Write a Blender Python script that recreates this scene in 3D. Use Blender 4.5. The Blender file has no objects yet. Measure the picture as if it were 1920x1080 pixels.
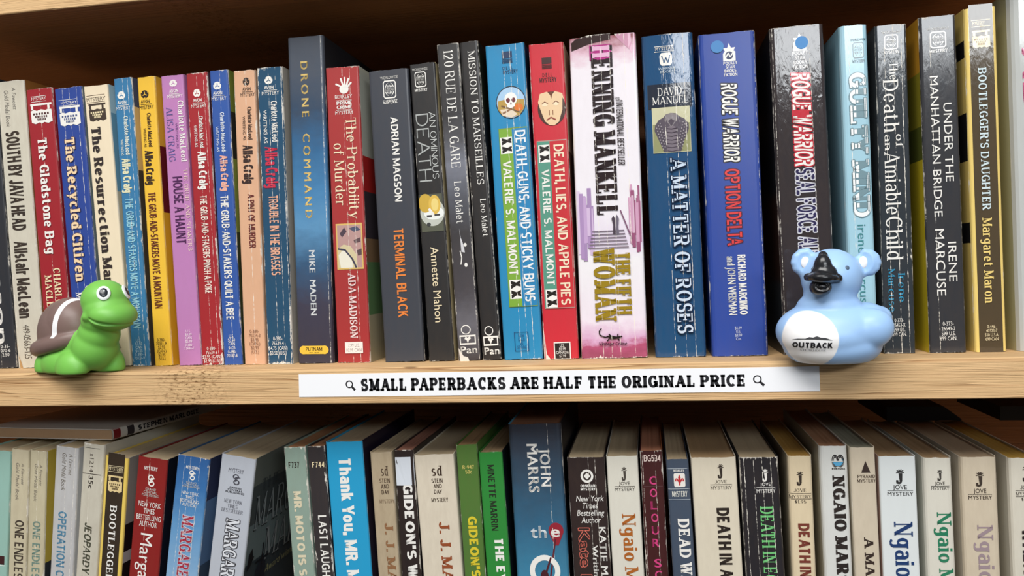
import bpy, bmesh, math, random
from mathutils import Vector, Matrix
from mathutils.bvhtree import BVHTree
random.seed(7)
S = bpy.context.scene
COL = S.collection
# ------------------------------------------------------------------ camera, world, lights, exposure
F = 1500.0                                   # focal length in pixels of the 1920 wide frame
CAM = Vector((0.0, -0.4142, 0.0495))
AX = Matrix(((0.98553167, -0.03163737, -0.16651245), (0.16571759, -0.02629214, 0.9858227), (-0.0355668, -0.99915354, -0.02066887)))
cd = bpy.data.cameras.new('camera'); cam = bpy.data.objects.new('camera', cd); COL.objects.link(cam)
cd.sensor_width = 36.0; cd.lens = F / 1920 * 36; cd.clip_start = 0.01
r_, d_, f_ = AX.col[0], AX.col[1], AX.col[2]
m = Matrix.Identity(4)
for i in range(3):
    m[i][0] = r_[i]; m[i][1] = -d_[i]; m[i][2] = -f_[i]; m[i][3] = CAM[i]
cam.matrix_world = m
S.camera = cam
S.view_settings.view_transform = 'Standard'; S.view_settings.look = 'None'
S.view_settings.gamma = 1.0; S.view_settings.use_curve_mapping = False
S.view_settings.exposure = 0.0
W = bpy.data.worlds.new('room_light'); S.world = W; W.use_nodes = True
_n = W.node_tree; _tc = _n.nodes.new('ShaderNodeTexCoord'); _sx = _n.nodes.new('ShaderNodeSeparateXYZ'); _r = _n.nodes.new('ShaderNodeValToRGB')
_n.links.new(_tc.outputs['Generated'], _sx.inputs[0]); _m = _n.nodes.new('ShaderNodeMapRange'); _m.inputs[1].default_value = -1.0
_n.links.new(_sx.outputs[2], _m.inputs[0]); _n.links.new(_m.outputs[0], _r.inputs[0]); _n.links.new(_r.outputs[0], _n.nodes['Background'].inputs[0])
_e = _r.color_ramp.elements; _e[0].position = 0.48; _e[0].color = (0.06, 0.052, 0.045, 1); _e[1].position = 0.72; _e[1].color = (0.30, 0.31, 0.33, 1)
W.node_tree.nodes['Background'].inputs[1].default_value = 1.0     # dim room: dark floor, grey walls, pale ceiling

def area(name, loc, target, sx, sy, power, color):
    l = bpy.data.lights.new(name, 'AREA'); l.shape = 'RECTANGLE'; l.size = sx; l.size_y = sy
    l.energy = power; l.color = color
    o = bpy.data.objects.new(name, l); COL.objects.link(o); o.location = loc
    o.rotation_euler = (Vector(target) - Vector(loc)).to_track_quat('-Z', 'Y').to_euler()
    return o
area('skylight', (-0.25, -1.3, 1.55), (0, 0, 0.0), 1.9, 0.9, 53, (1.0, 0.98, 0.95))
area('shop_window', (0.80, -2.0, 0.73), (0.1, 0, 0.12), 1.35, 0.22, 15, (0.93, 0.97, 1.0))

# ------------------------------------------------------------------ helpers
def at(px, py, Y=0.025):                     # a point of the photograph taken back to the upright plane y = Y
    v = AX @ Vector((px - 960, py - 540, F))
    return CAM + v * ((Y - CAM.y) / v.y)
def proj(p):
    c = AX.transposed() @ (Vector(p) - CAM)
    return 960 + F * c.x / c.z, 540 + F * c.y / c.z
def lin(c):
    f = lambda v: v / 12.92 if v <= 0.04045 else ((v + 0.055) / 1.055) ** 2.4
    return tuple(f(v / 255.0) for v in c[:3]) + (1.0,)
def tag(o, label=None, cat=None, group=None, kind=None):
    for k, v in (('label', label), ('category', cat), ('group', group), ('kind', kind)):
        if v: o[k] = v
    return o
def empty(name, loc=(0, 0, 0), rot=(0, 0, 0)):
    o = bpy.data.objects.new(name, None); COL.objects.link(o); o.location = loc; o.rotation_euler = rot
    o.empty_display_size = 0.01
    return o

class MB:                                     # a mesh under construction
    def __init__(s): s.v = []; s.f = []; s.mi = []; s.mats = []
    def mat(s, m):
        if m not in s.mats: s.mats.append(m)
        return s.mats.index(m)
    def add(s, vs, fs, m):
        k = len(s.v); i = s.mat(m)
        s.v += [tuple(p) for p in vs]
        for f in fs: s.f.append(tuple(k + q for q in f)); s.mi.append(i)
    def box(s, a, b, m):
        x0, y0, z0 = a; x1, y1, z1 = b
        s.add([(x0, y0, z0), (x1, y0, z0), (x1, y1, z0), (x0, y1, z0), (x0, y0, z1), (x1, y0, z1), (x1, y1, z1), (x0, y1, z1)],
              [(0, 3, 2, 1), (4, 5, 6, 7), (0, 1, 5, 4), (1, 2, 6, 5), (2, 3, 7, 6), (3, 0, 4, 7)], m)
    def build(s, name, parent=None, smooth=False):
        me = bpy.data.meshes.new(name); me.from_pydata(s.v, [], s.f)
        for m in s.mats: me.materials.append(m)
        me.polygons.foreach_set('material_index', s.mi)
        if smooth: me.polygons.foreach_set('use_smooth', [True] * len(me.polygons))
        me.update()
        o = bpy.data.objects.new(name, me); COL.objects.link(o); o.parent = parent
        return o

class NT:                                     # terse node building
    def __init__(s, nt): s.t = nt; s.n = nt.nodes; s.l = nt.links
    def new(s, t, **kw):
        n = s.n.new('ShaderNode' + t)
        for k, v in kw.items(): setattr(n, k, v)
        return n
    def put(s, sock, v):
        if hasattr(v, 'is_linked') or hasattr(v, 'links'): s.l.new(v, sock)
        else: sock.default_value = v
    def math(s, op, a, b=0.0, c=0.0, clamp=False):
        n = s.new('Math', operation=op); n.use_clamp = clamp
        for i, v in enumerate((a, b, c)): s.put(n.inputs[i], v)
        return n.outputs[0]
    def mix(s, fac, a, b):
        n = s.new('Mix', data_type='RGBA')
        s.put(n.inputs[0], fac); s.put(n.inputs[6], a); s.put(n.inputs[7], b)
        return n.outputs[2]
    def noise(s, vec, scale, detail=2.0, rough=0.5, dist=0.0):
        n = s.new('TexNoise'); s.put(n.inputs['Vector'], vec)
        n.inputs['Scale'].default_value = scale; n.inputs['Detail'].default_value = detail
        n.inputs['Roughness'].default_value = rough; n.inputs['Distortion'].default_value = dist
        return n.outputs[0]
    def mapping(s, vec, sc, loc=(0, 0, 0)):
        n = s.new('Mapping'); s.put(n.inputs[0], vec); n.inputs[1].default_value = loc; n.inputs[3].default_value = sc
        return n.outputs[0]
    def ramp(s, fac, stops, interp='LINEAR'):
        n = s.new('ValToRGB'); n.color_ramp.interpolation = interp; e = n.color_ramp.elements
        while len(e) < len(stops): e.new(0.5)
        for k, (p, c) in enumerate(stops): e[k].position = p; e[k].color = c
        s.put(n.inputs[0], fac)
        return n.outputs[0]
def material(name):
    m = bpy.data.materials.new(name); m.use_nodes = True
    nt = NT(m.node_tree); return m, nt, m.node_tree.nodes['Principled BSDF']
def plain(name, col, rough=0.5, spec=0.5, coat=0.0):
    m, t, b = material(name); b.inputs['Base Color'].default_value = lin(col)
    b.inputs['Roughness'].default_value = rough; b.inputs['Specular IOR Level'].default_value = spec
    b.inputs['Coat Weight'].default_value = coat; b.inputs['Coat Roughness'].default_value = 0.15
    return m

# printed card: base colour + chipped edges + white cracks running up the spine
def print_group():
    g = bpy.data.node_groups.new('worn_print', 'ShaderNodeTree')
    I = lambda n, t, d: setattr(g.interface.new_socket(n, in_out='INPUT', socket_type='NodeSocket' + t), 'default_value', d)
    I('Color', 'Color', (1, 1, 1, 1)); I('Width', 'Float', 12.0); I('Height', 'Float', 174.0); I('Wear', 'Float', 1.0)
    for k in range(4): I('Crack%d' % k, 'Float', -1.0)
    I('Rough', 'Float', 0.35); I('Wrinkle', 'Float', 0.3); I('Seed', 'Float', 0.0); I('Soil', 'Float', 0.12)
    g.interface.new_socket('Shader', in_out='OUTPUT', socket_type='NodeSocketShader')
    t = NT(g); gi = t.new('NodeGroup') if False else g.nodes.new('NodeGroupInput'); go = g.nodes.new('NodeGroupOutput')
    i = gi.outputs
    tc = t.new('TexCoord'); sx = t.new('SeparateXYZ'); t.l.new(tc.outputs['Generated'], sx.inputs[0])
    u, v = sx.outputs[0], sx.outputs[2]
    com = t.new('CombineXYZ'); t.l.new(i['Seed'], com.inputs[0]); t.l.new(i['Seed'], com.inputs[1])
    va = t.new('VectorMath', operation='ADD'); t.l.new(tc.outputs['Object'], va.inputs[0]); t.l.new(com.outputs[0], va.inputs[1])
    ob = va.outputs[0]
    chips = t.noise(t.mapping(ob, (600, 600, 190)), 1.0, 5.0, 0.72)
    bign = t.noise(t.mapping(ob, (120, 120, 45)), 1.0, 2.0, 0.5)
    d = t.math('MULTIPLY', t.math('MINIMUM', u, t.math('SUBTRACT', 1.0, u)), i['Width'])
    dz = t.math('MULTIPLY', t.math('MINIMUM', v, t.math('SUBTRACT', 1.0, v)), i['Height'])
    d2 = t.math('MINIMUM', d, t.math('MULTIPLY', dz, 0.8))
    amt = t.math('MULTIPLY', i['Wear'], t.math('MULTIPLY', t.math('SUBTRACT', chips, 0.37), t.math('MULTIPLY', t.math('POWER', bign, 3.0), 14.0)))
    wear = t.math('MULTIPLY', t.math('SUBTRACT', amt, d2), 2.5, clamp=True)
    mask = wear
    wob = t.math('MULTIPLY', t.math('SUBTRACT', t.noise(t.mapping(ob, (0, 0, 130)), 1.0, 2.0, 0.6), 0.5), 1.3)
    gap = t.noise(t.mapping(ob, (260, 0, 320)), 1.0, 3.0, 0.65)
    for k in range(4):
        cx = t.math('MULTIPLY', t.math('SUBTRACT', u, i['Crack%d' % k]), i['Width'])
        dd = t.math('ABSOLUTE', t.math('ADD', cx, t.math('MULTIPLY', wob, 0.5 + 0.2 * k)))
        th = t.math('MULTIPLY', t.math('SUBTRACT', gap, 0.40 - 0.02 * k), 0.95)
        mask = t.math('MAXIMUM', mask, t.math('MULTIPLY', t.math('SUBTRACT', th, dd), 11.0, clamp=True))
    soil = t.math('MULTIPLY', t.noise(t.mapping(ob, (300, 300, 90)), 1.0, 4.0, 0.6), i['Soil'])
    base = t.mix(soil, i['Color'], lin((120, 95, 70)))
    col = t.mix(t.math('MULTIPLY', mask, 0.9), base, lin((232, 226, 214)))
    wr = t.noise(t.mapping(ob, (420, 420, 150)), 1.0, 3.0, 0.55, 0.6)
    bu = t.new('Bump'); t.l.new(t.math('MULTIPLY', wr, i['Wrinkle']), bu.inputs['Height']); bu.inputs['Distance'].default_value = 0.00016
    bu.inputs['Strength'].default_value = 0.55
    b = t.new('BsdfPrincipled'); t.l.new(col, b.inputs['Base Color']); t.l.new(bu.outputs[0], b.inputs['Normal'])
    t.l.new(t.math('ADD', i['Rough'], t.math('MULTIPLY', mask, 0.4), clamp=True), b.inputs['Roughness'])
    t.l.new(b.outputs[0], go.inputs[0])
    return g
PRINT = print_group()
def printed(name, col, width, height, seed, cracks=(), wear=1.0, rough=0.35, wrinkle=0.3, soil=0.12):
    m = bpy.data.materials.new(name); m.use_nodes = True; t = NT(m.node_tree)
    t.n.remove(m.node_tree.nodes['Principled BSDF'])
    g = t.new('Group'); g.node_tree = PRINT
    t.l.new(g.outputs[0], t.n['Material Output'].inputs[0])
    if isinstance(col, list):                # printed picture that changes colour up the spine
        tc = t.new('TexCoord'); sx = t.new('SeparateXYZ'); t.l.new(tc.outputs['Generated'], sx.inputs[0])
        nz = t.noise(t.mapping(tc.outputs['Object'], (90, 90, 160)), 1.0, 4.0, 0.6)
        v = t.math('ADD', sx.outputs[2], t.math('MULTIPLY', t.math('SUBTRACT', nz, 0.5), 0.10))
        t.l.new(t.ramp(v, [(p, lin(c)) for p, c in col]), g.inputs['Color'])
    else: g.inputs['Color'].default_value = lin(col)
    for k, val in (('Width', width), ('Height', height), ('Wear', wear), ('Rough', rough), ('Wrinkle', wrinkle), ('Seed', seed), ('Soil', soil)):
        g.inputs[k].default_value = val
    for k, c in enumerate(cracks[:4]): g.inputs['Crack%d' % k].default_value = c
    return m

# ------------------------------------------------------------------ lettering
GL = {}
def _gl():
    D = """A .7 l0,0,.35,1,t l.35,1,.7,0 l.12,.33,.58,.33 s0,0 s.7,0
B .54 l0,0,0,1 l0,1,.28,1 l0,.53,.3,.53 l0,0,.3,0 c.28,.765,.24,.235,90,-90 c.3,.265,.24,.265,90,-90 z0,0 z0,1
C .58 c.33,.5,.33,.5,45,315 v.57,.98,-.28
D .6 l0,0,0,1 l0,1,.25,1 l0,0,.25,0 c.25,.5,.35,.5,90,-90 z0,0 z0,1
E .48 l0,0,0,1 l0,1,.48,1 l0,.52,.36,.52 l0,0,.48,0 z0,0 z0,1 v.48,1,-.2 v.48,0,.2 v.36,.42,.2
F .46 l0,0,0,1 l0,1,.46,1 l0,.5,.36,.5 s0,0 z0,1 v.46,1,-.2 v.36,.4,.2
G .62 c.33,.5,.33,.5,45,345 l.62,.45,.62,.05 l.38,.45,.66,.45 v.57,.98,-.26
H .6 l0,0,0,1 l.6,0,.6,1 l0,.5,.6,.5 s0,0 s0,1 s.6,0 s.6,1
I 0 l0,0,0,1 s0,0 s0,1
J .36 l.36,.25,.36,1 c.18,.25,.18,.25,0,-170 s.36,1
K .56 l0,0,0,1 l0,.4,.5,1,t l.18,.56,.56,0 s0,0 s0,1 s.5,1 s.56,0
L .46 l0,0,0,1 l0,0,.46,0 z0,0 s0,1 v.46,0,.26
M .76 l0,0,0,1,t l.76,0,.76,1 l0,1,.38,.1 l.38,.1,.76,1,t s0,0 s.76,0 z0,1 y.76,1
N .62 l0,0,0,1,t l.62,0,.62,1,t l0,1,.62,0 s0,0 z0,1 s.62,1
O .66 c.33,.5,.33,.5,0,360
P .5 l0,0,0,1 l0,1,.28,1 l0,.48,.28,.48 c.28,.74,.23,.26,90,-90 s0,0 z0,1
Q .66 c.33,.5,.33,.5,0,360 l.36,.25,.64,-.08
R .56 l0,0,0,1 l0,1,.28,1 l0,.5,.28,.5 c.28,.75,.23,.25,90,-90 l.26,.5,.56,0 s0,0 z0,1 s.56,0
S .5 c.26,.745,.24,.255,35,270 c.26,.25,.25,.25,90,-145 v.48,.98,-.24 v0,0,.26
T .58 l.29,0,.29,1 l0,1,.58,1 s.29,0 v0,1,-.24 v.58,1,-.24
U .6 l0,.3,0,1 l.6,.3,.6,1,t c.3,.3,.3,.3,180,360 s0,1 s.6,1
V .66 l0,1,.33,0 l.33,0,.66,1,t s0,1 s.66,1
W .96 l0,1,.24,0 l.24,0,.48,1,t l.48,1,.72,0 l.72,0,.96,1,t s0,1 s.48,1 s.96,1
X .62 l0,0,.62,1,t l0,1,.62,0 s0,0 s.62,0 s0,1 s.62,1
Y .62 l0,1,.31,.45 l.31,.45,.62,1,t l.31,0,.31,.45 s.31,0 s0,1 s.62,1
Z .54 l0,1,.54,1 l0,0,.54,0 l0,0,.54,1 v0,1,-.22 v.54,0,.22
a .4 l.4,0,.4,.48 c.2,.48,.2,.22,0,150 c.2,.2,.2,.2,0,360 y.4,0
b .42 l0,0,0,1 c.21,.35,.21,.35,0,360 z0,1
c .4 c.22,.35,.22,.35,50,310
d .42 l.42,0,.42,1 c.21,.35,.21,.35,0,360 y.42,0 z.42,1
e .44 c.22,.35,.22,.35,0,315 l0,.36,.44,.36
f .26 l.06,0,.06,.8 c.22,.8,.16,.2,180,50 l-.1,.7,.24,.7 s.06,0
g .42 c.2,.42,.2,.28,0,360 l.42,-.1,.42,.7 c.21,-.1,.21,.2,0,-150 y.42,.7
h .42 l0,0,0,1 c.21,.46,.21,.24,180,0 l.42,0,.42,.46 s0,0 s.42,0 z0,1
i 0 l0,0,0,.7 l0,.93,0,1 s0,0 z0,.7
j .1 l.1,-.1,.1,.7 l.1,.93,.1,1 c0,-.1,.1,.2,0,-120 z.1,.7
k .42 l0,0,0,1 l0,.28,.38,.7,t l.14,.4,.42,0 s0,0 z0,1 s.38,.7 s.42,0
l 0 l0,0,0,1 s0,0 z0,1
m .76 l0,0,0,.7 l.38,0,.38,.46 l.76,0,.76,.46 c.19,.46,.19,.24,180,0 c.57,.46,.19,.24,180,0 s0,0 s.38,0 s.76,0 z0,.7
n .42 l0,0,0,.7 c.21,.46,.21,.24,180,0 l.42,0,.42,.46 s0,0 s.42,0 z0,.7
o .44 c.22,.35,.22,.35,0,360
p .42 l0,-.3,0,.7 c.21,.35,.21,.35,0,360 z0,.7 s0,-.3
q .42 l.42,-.3,.42,.7 c.21,.35,.21,.35,0,360 s.42,-.3
r .28 l0,0,0,.7 c.2,.46,.2,.24,180,50 s0,0 z0,.7
s .36 c.18,.53,.17,.17,40,270 c.18,.18,.18,.18,90,-145
t .28 l.06,.18,.06,.9 c.22,.18,.16,.18,180,310 l-.1,.7,.24,.7
u .42 l0,.22,0,.7 l.42,0,.42,.7 c.21,.22,.21,.22,180,360 z0,.7 z.42,.7 y.42,0
v .46 l0,.7,.23,0 l.23,0,.46,.7,t s0,.7 s.46,.7
w .7 l0,.7,.18,0 l.18,0,.35,.7,t l.35,.7,.52,0 l.52,0,.7,.7,t s0,.7 s.7,.7
x .42 l0,0,.42,.7,t l0,.7,.42,0 s0,0 s.42,0 s0,.7 s.42,.7
y .46 l0,.7,.23,.05 l.06,-.3,.46,.7,t s0,.7 s.46,.7
z .38 l0,.7,.38,.7 l0,0,.38,0 l0,0,.38,.7
0 .46 c.23,.5,.23,.5,0,360
1 .12 l.12,0,.12,1 l0,.84,.12,1 s.12,0
3 .44 c.2,.75,.21,.25,150,-90 c.2,.26,.24,.26,90,-150 l.12,.52,.24,.52
4 .5 l.38,0,.38,1 l0,.3,.38,1 l0,.28,.5,.28
5 .44 l.04,1,.42,1 l.04,.5,.04,1 c.2,.31,.24,.31,125,-150
6 .46 c.23,.3,.23,.3,0,360 c.36,.32,.36,.68,180,95
7 .44 l0,1,.44,1 l.14,0,.44,1
8 .44 c.22,.76,.19,.24,0,360 c.22,.26,.22,.26,0,360
9 .46 c.23,.7,.23,.3,0,360 c.1,.68,.36,.68,0,-85
$ .44 c.22,.7,.2,.2,35,270 c.22,.3,.2,.2,90,-145 l.22,0,.22,1
( .16 c.22,.5,.2,.55,110,250
) .16 c-.06,.5,.2,.55,70,-70
# .5 l.12,0,.2,1 l.34,0,.42,1 l0,.3,.5,.3 l0,.66,.5,.66
2 .46 c.22,.72,.22,.28,170,-20 l0,0,.42,.6 l0,0,.46,0
. 0 l0,0,0,.03
, 0 l0,-.12,0,.05
' 0 l0,.78,0,1
- .26 l0,.42,.26,.42
& .5 c.22,.75,.15,.25,0,360 c.2,.25,.2,.25,0,360 l.3,.3,.5,0"""
    for ln in D.split('\n'):
        p = ln.split(' ')
        ops = []
        for q in p[2:]:
            a = q[1:].split(','); ops.append((q[0], [float(x) for x in a if x != 't'], 't' in a))
        GL[p[0]] = (float(p[1]), ops)
_gl()
KERN = ('LT', 'LY', 'AT', 'TA', 'AV', 'VA', 'AY', 'YA', 'TY', 'PA', 'To', 'Yo', 'FA')
def stroke_text(txt, Wt, Tt, Sf, gap=0.13, slant=0.0):
    V, Fc = [], []; x = 0.0; prev = ''
    def q(pts):
        k = len(V); V.extend(pts); Fc.append(tuple(range(k, k + len(pts))))
    for ch in txt:
        if ch == ' ': x += 0.34; prev = ''; continue
        if (prev + ch) in KERN: x -= 0.13
        prev = ch
        c = ch if ch in GL else (ch.lower() if ch.lower() in GL else '-')
        w, ops = GL[c]; x0 = x + Wt / 2 + Sf
        Y = lambda y: Tt / 2 + y * (1 - Tt)
        for op, a, thin in ops:
            if op == 'l':
                xa, ya, xb, yb = a; dx, dy = xb - xa, yb - ya
                if abs(dy) < 1e-6:
                    q([(x0 + xa, Y(ya) - Tt / 2), (x0 + xb, Y(ya) - Tt / 2), (x0 + xb, Y(ya) + Tt / 2), (x0 + xa, Y(ya) + Tt / 2)])
                else:
                    if ya > yb: xa, ya, xb, yb = xb, yb, xa, ya
                    wt = (max(Tt, Wt * 0.42) if thin and Tt < Wt * 0.75 else Wt)
                    hw = wt / 2 * min(1.5, math.hypot(dx, dy) / abs(dy))
                    y0, y1 = Y(ya) - Tt / 2, Y(yb) + Tt / 2
                    q([(x0 + xa - hw, y0), (x0 + xa + hw, y0), (x0 + xb + hw, y1), (x0 + xb - hw, y1)])
            elif op == 'c':
                cx, cy, rx, ry, a0, a1 = a; n = max(6, int(abs(a1 - a0) / 15))
                L, R = [], []
                for k in range(n + 1):
                    th = math.radians(a0 + (a1 - a0) * k / n)
                    px, py = x0 + cx + rx * math.cos(th), Y(cy) + ry * (1 - Tt) * math.sin(th)
                    nx, ny = math.cos(th) / max(rx, .01), math.sin(th) / max(ry, .01)
                    l = math.hypot(nx, ny); nx /= l; ny /= l
                    t = (Tt * abs(ny) ** 1.5 + Wt * abs(nx) ** 0.9) / (abs(ny) ** 1.5 + abs(nx) ** 0.9) / 2
                    L.append((px + nx * t, py + ny * t)); R.append((px - nx * t, py - ny * t))
                for k in range(n): q([L[k], L[k + 1], R[k + 1], R[k]])
            elif Sf > 0:
                if op == 'v':
                    xa, ya, dy = a; hw = max(Tt * 0.8, 0.04) / 2
                    ya = Y(ya); e = Tt / 2 if dy < 0 else -Tt / 2
                    q([(x0 + xa - hw, ya + e), (x0 + xa + hw, ya + e), (x0 + xa + hw, ya + dy), (x0 + xa - hw, ya + dy)])
                else:
                    xa, ya = a; l = Wt / 2 + Sf; lo, hi = (-l, l) if op == 's' else ((-l, 0) if op == 'z' else (0, l))
                    q([(x0 + xa + lo, Y(ya) - Tt / 2), (x0 + xa + hi, Y(ya) - Tt / 2), (x0 + xa + hi, Y(ya) + Tt / 2), (x0 + xa + lo, Y(ya) + Tt / 2)])
        x += w + Wt + 2 * Sf + gap
    if slant: V = [(a + b * slant, b) for a, b in V]
    return V, Fc
_cap = {}
def font_text(txt, off=0.0, space=1.0, slant=0.0):
    cu = bpy.data.curves.new('lettering', 'FONT'); cu.body = txt; cu.resolution_u = 3; cu.offset = off; cu.space_character = space
    cu.shear = slant
    o = bpy.data.objects.new('lettering', cu); me = o.to_mesh()
    V = [(v.co.x, v.co.y) for v in me.vertices]; Fc = [tuple(p.vertices) for p in me.polygons]
    o.to_mesh_clear(); bpy.data.objects.remove(o); bpy.data.curves.remove(cu)
    return V, Fc
CAPH = max(y for _, y in font_text('H')[0])
STY = {  # style: Wt, Tt, serif, gap, slant  (or sans from the built-in font: offset, spacing, slant)
    's': (0.0, 1.0, 0.0), 'b': (0.022, 1.06, 0.0), 'w': (0.02, 1.5, 0.0), 't': (-0.012, 1.0, 0.0), 'i': (0.0, 1.0, 0.22),
    'n': (.20, .15, 0, .09, 0), 'N': (.29, .20, 0, .08, 0), 'I': (.21, .15, 0, .08, .2), 'l': (.075, .065, 0, .12, 0),
    'k': (.26, .13, .055, .03, 0), 'f': (.135, .045, .06, .05, 0), 'B': (.36, .13, .03, .04, 0), 'g': (.215, .085, .055, .04, 0)}
_tc = {}
def letters(txt, st):
    key = (txt, st)
    if key not in _tc:
        p = STY[st]
        if len(p) == 3:
            V, Fc = font_text(txt, min(0, p[0]), p[1], p[2]); V = [(x / CAPH, y / CAPH) for x, y in V]
            if p[0] > 0:                      # bold: the same letters laid over each other, slightly apart
                b0, f0 = V, Fc; V, Fc = [], []
                for dx, dy in ((1, 1), (-1, 1), (1, -1), (-1, -1)):
                    k = len(V); V += [(x + dx * p[0] * 1.3, y + dy * p[0] * .6) for x, y in b0]; Fc += [tuple(k + q for q in f) for f in f0]
        else: V, Fc = stroke_text(txt, *p)
        if not V: V, Fc = [(0, 0), (1, 0), (1, 1)], [(0, 1, 2)]
        x0 = min(v[0] for v in V); x1 = max(v[0] for v in V)
        _tc[key] = ([((x - x0) / max(x1 - x0, 1e-6), y) for x, y in V], Fc, x1 - x0)
    return _tc[key]
# ------------------------------------------------------------------ books
PAGES = {}
def page_mat(col):
    if col in PAGES: return PAGES[col]
    m, t, b = material('page_edges'); tc = t.new('TexCoord')
    fine = t.noise(t.mapping(tc.outputs['Object'], (5200, 12, 12)), 1.0, 2.0, 0.6)
    age = t.noise(t.mapping(tc.outputs['Object'], (60, 40, 40)), 1.0, 3.0, 0.6)
    c = t.mix(t.math('MULTIPLY', fine, 0.5), lin(col), lin(tuple(x * 0.72 for x in col)))
    c = t.mix(t.math('MULTIPLY', age, 0.35), c, lin((150, 110, 70)))
    t.l.new(c, b.inputs['Base Color']); b.inputs['Roughness'].default_value = 0.9
    PAGES[col] = m; return m
STICK = {}
def solid(col, rough=0.6):
    k = (tuple(col), rough)
    if k not in STICK: STICK[k] = plain('paper_print', col, rough)
    return STICK[k]
SEED = [0]
class Book:
    def __init__(s, c, col, label, group, floor, Y=0.025, r=0.0011, depth=0.105, lower=False, front=None, back=None, cracks=(), wear=1.0,
                 rough=0.35, wrinkle=0.3, soil=0.12, page=(214, 196, 160), name='paperback_book', bulge=0.00015, dth=0.0):
        SEED[0] += 1; s.seed = SEED[0] * 1.37
        TL, TR, BL, BR = [at(c[2 * k], c[2 * k + 1], Y) for k in range(4)]
        wt, wb = (TR - TL).length, (BR - BL).length
        s.w = (wt + wb) / 2 - 0.0003
        mt, mb = (TL + TR) / 2, (BL + BR) / 2
        dx, dz = mt.x - mb.x, mt.z - mb.z
        th = math.atan2(dx, dz)
        bx = mb.x + dx / dz * (floor - mb.z) if lower else mb.x
        if dth: th += math.radians(dth); bx = mt.x - (mt.z - floor) * math.tan(th)
        bz = floor + s.w / 2 * abs(math.sin(th)) + 0.00005
        s.h = (mt.z - bz) / math.cos(th)
        s.root = empty(name, (bx, Y, bz), (0, th, 0)); tag(s.root, label, 'book', group)
        s.M = Matrix.Translation((bx, Y, bz)) @ Matrix.Rotation(th, 4, 'Y')
        s.r, s.depth, s.col, s.bulge = r, depth, col, bulge
        s.par = dict(cracks=cracks, wear=wear, rough=rough, wrinkle=wrinkle, soil=soil)
        s.mc = {}; s.lay = 0; s.sp = MB(); s.kids = []
        s.front = front if front is not None else (col if not isinstance(col, list) else col[0][1])
        s.back = back if back is not None else (col if not isinstance(col, list) else col[0][1])
        s.page = page; s.fmb = MB(); s.cover_print = []
        # spine card
        n = 18; m0 = s.mat(col if isinstance(col, list) else tuple(col)); th_ = 0.0004
        us = [0, .2 * r / s.w, .5 * r / s.w, r / s.w]; us = us + [us[3] + (1 - 2 * us[3]) * k / (n - 1) for k in range(1, n - 1)] + [1 - x for x in reversed(us)]
        rows = [0.0, 0.5 * s.h, s.h]
        rng = random.Random(SEED[0])
        jit = [rng.uniform(-0.0006, 0.0002) for _ in us]; jit = [sum(jit[max(0, k - 2):k + 3]) / len(jit[max(0, k - 2):k + 3]) for k in range(len(us))]
        jb = [rng.uniform(0, 0.0003) for _ in us]
        V = []
        for off in (0, th_):
            for z in rows:
                for k, u in enumerate(us):
                    x, y, zz = s.P(u, z, -1)
                    zz += jit[k] if z == s.h else (jb[k] if z == 0 else 0)
                    V.append((x, y + off, zz))
        q = len(us); F_ = []
        for a in range(len(rows) - 1):
            for k in range(q - 1):
                i = a * q + k
                F_.append((i, i + 1, i + q + 1, i + q)); j = i + 3 * q; F_.append((j, j + q, j + q + 1, j + 1))
        for k in range(q - 1):
            F_.append((k, k + 3 * q, k + 1 + 3 * q, k + 1)); i = 2 * q + k; F_.append((i, i + 1, i + 1 + 3 * q, i + 3 * q))
        s.sp.add(V, F_, m0)
    def mat(s, col):
        k = repr(col)
        if k not in s.mc:
            s.mc[k] = printed('cover_print', col, s.w * 1000, s.h * 1000, s.seed, **s.par)
        return s.mc[k]
    def yd(s, u):
        e = min(u, 1 - u) * s.w; r = s.r
        y = r - math.sqrt(max(0, r * r - (r - e) ** 2)) if e < r else 0.0
        return y - s.bulge * (1 - (2 * u - 1) ** 2)
    def P(s, u, z, lay=0):
        off = 0 if lay < 0 else 0.00009 + 0.000012 * lay
        return ((u - 0.5) * s.w, s.yd(min(1, max(0, u))) - off, z)
    def z(s, py):
        a, b = 0.0, s.h
        fa = proj(s.M @ Vector((0, 0, a)))[1]; fb = proj(s.M @ Vector((0, 0, b)))[1]
        zz = a + (b - a) * (py - fa) / (fb - fa)
        for _ in range(3):
            f = proj(s.M @ Vector((0, 0, zz)))[1]
            zz += (py - f) * (b - a) / (fb - fa)
        return zz
    # --- printing on the spine (u across 0..1, rows given by their height in the photograph)
    def R(s, u0, u1, p0, p1, col, th=None):
        z1, z0 = s.z(p0), s.z(p1); s.lay += 1; n = max(1, int((u1 - u0) * 12))
        V = [s.P(u0 + (u1 - u0) * k / n, z, s.lay) for z in (z0, z1) for k in range(n + 1)]
        s.sp.add(V, [(k, k + 1, k + n + 2, k + n + 1) for k in range(n)], s.mat(col))
    def E(s, u0, u1, p0, p1, col):
        z1, z0 = s.z(p0), s.z(p1); s.lay += 1; n = 16; V = []
        for k in range(n + 1):
            a = math.pi * k / n; x = -math.cos(a); h = math.sin(a)
            u = (u0 + u1) / 2 + (u1 - u0) / 2 * x
            for q in (-1, 1): V.append(s.P(u, (z0 + z1) / 2 + q * h * (z1 - z0) / 2, s.lay))
        s.sp.add(V, [(2 * k, 2 * k + 2, 2 * k + 3, 2 * k + 1) for k in range(n)], s.mat(col))
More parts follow.
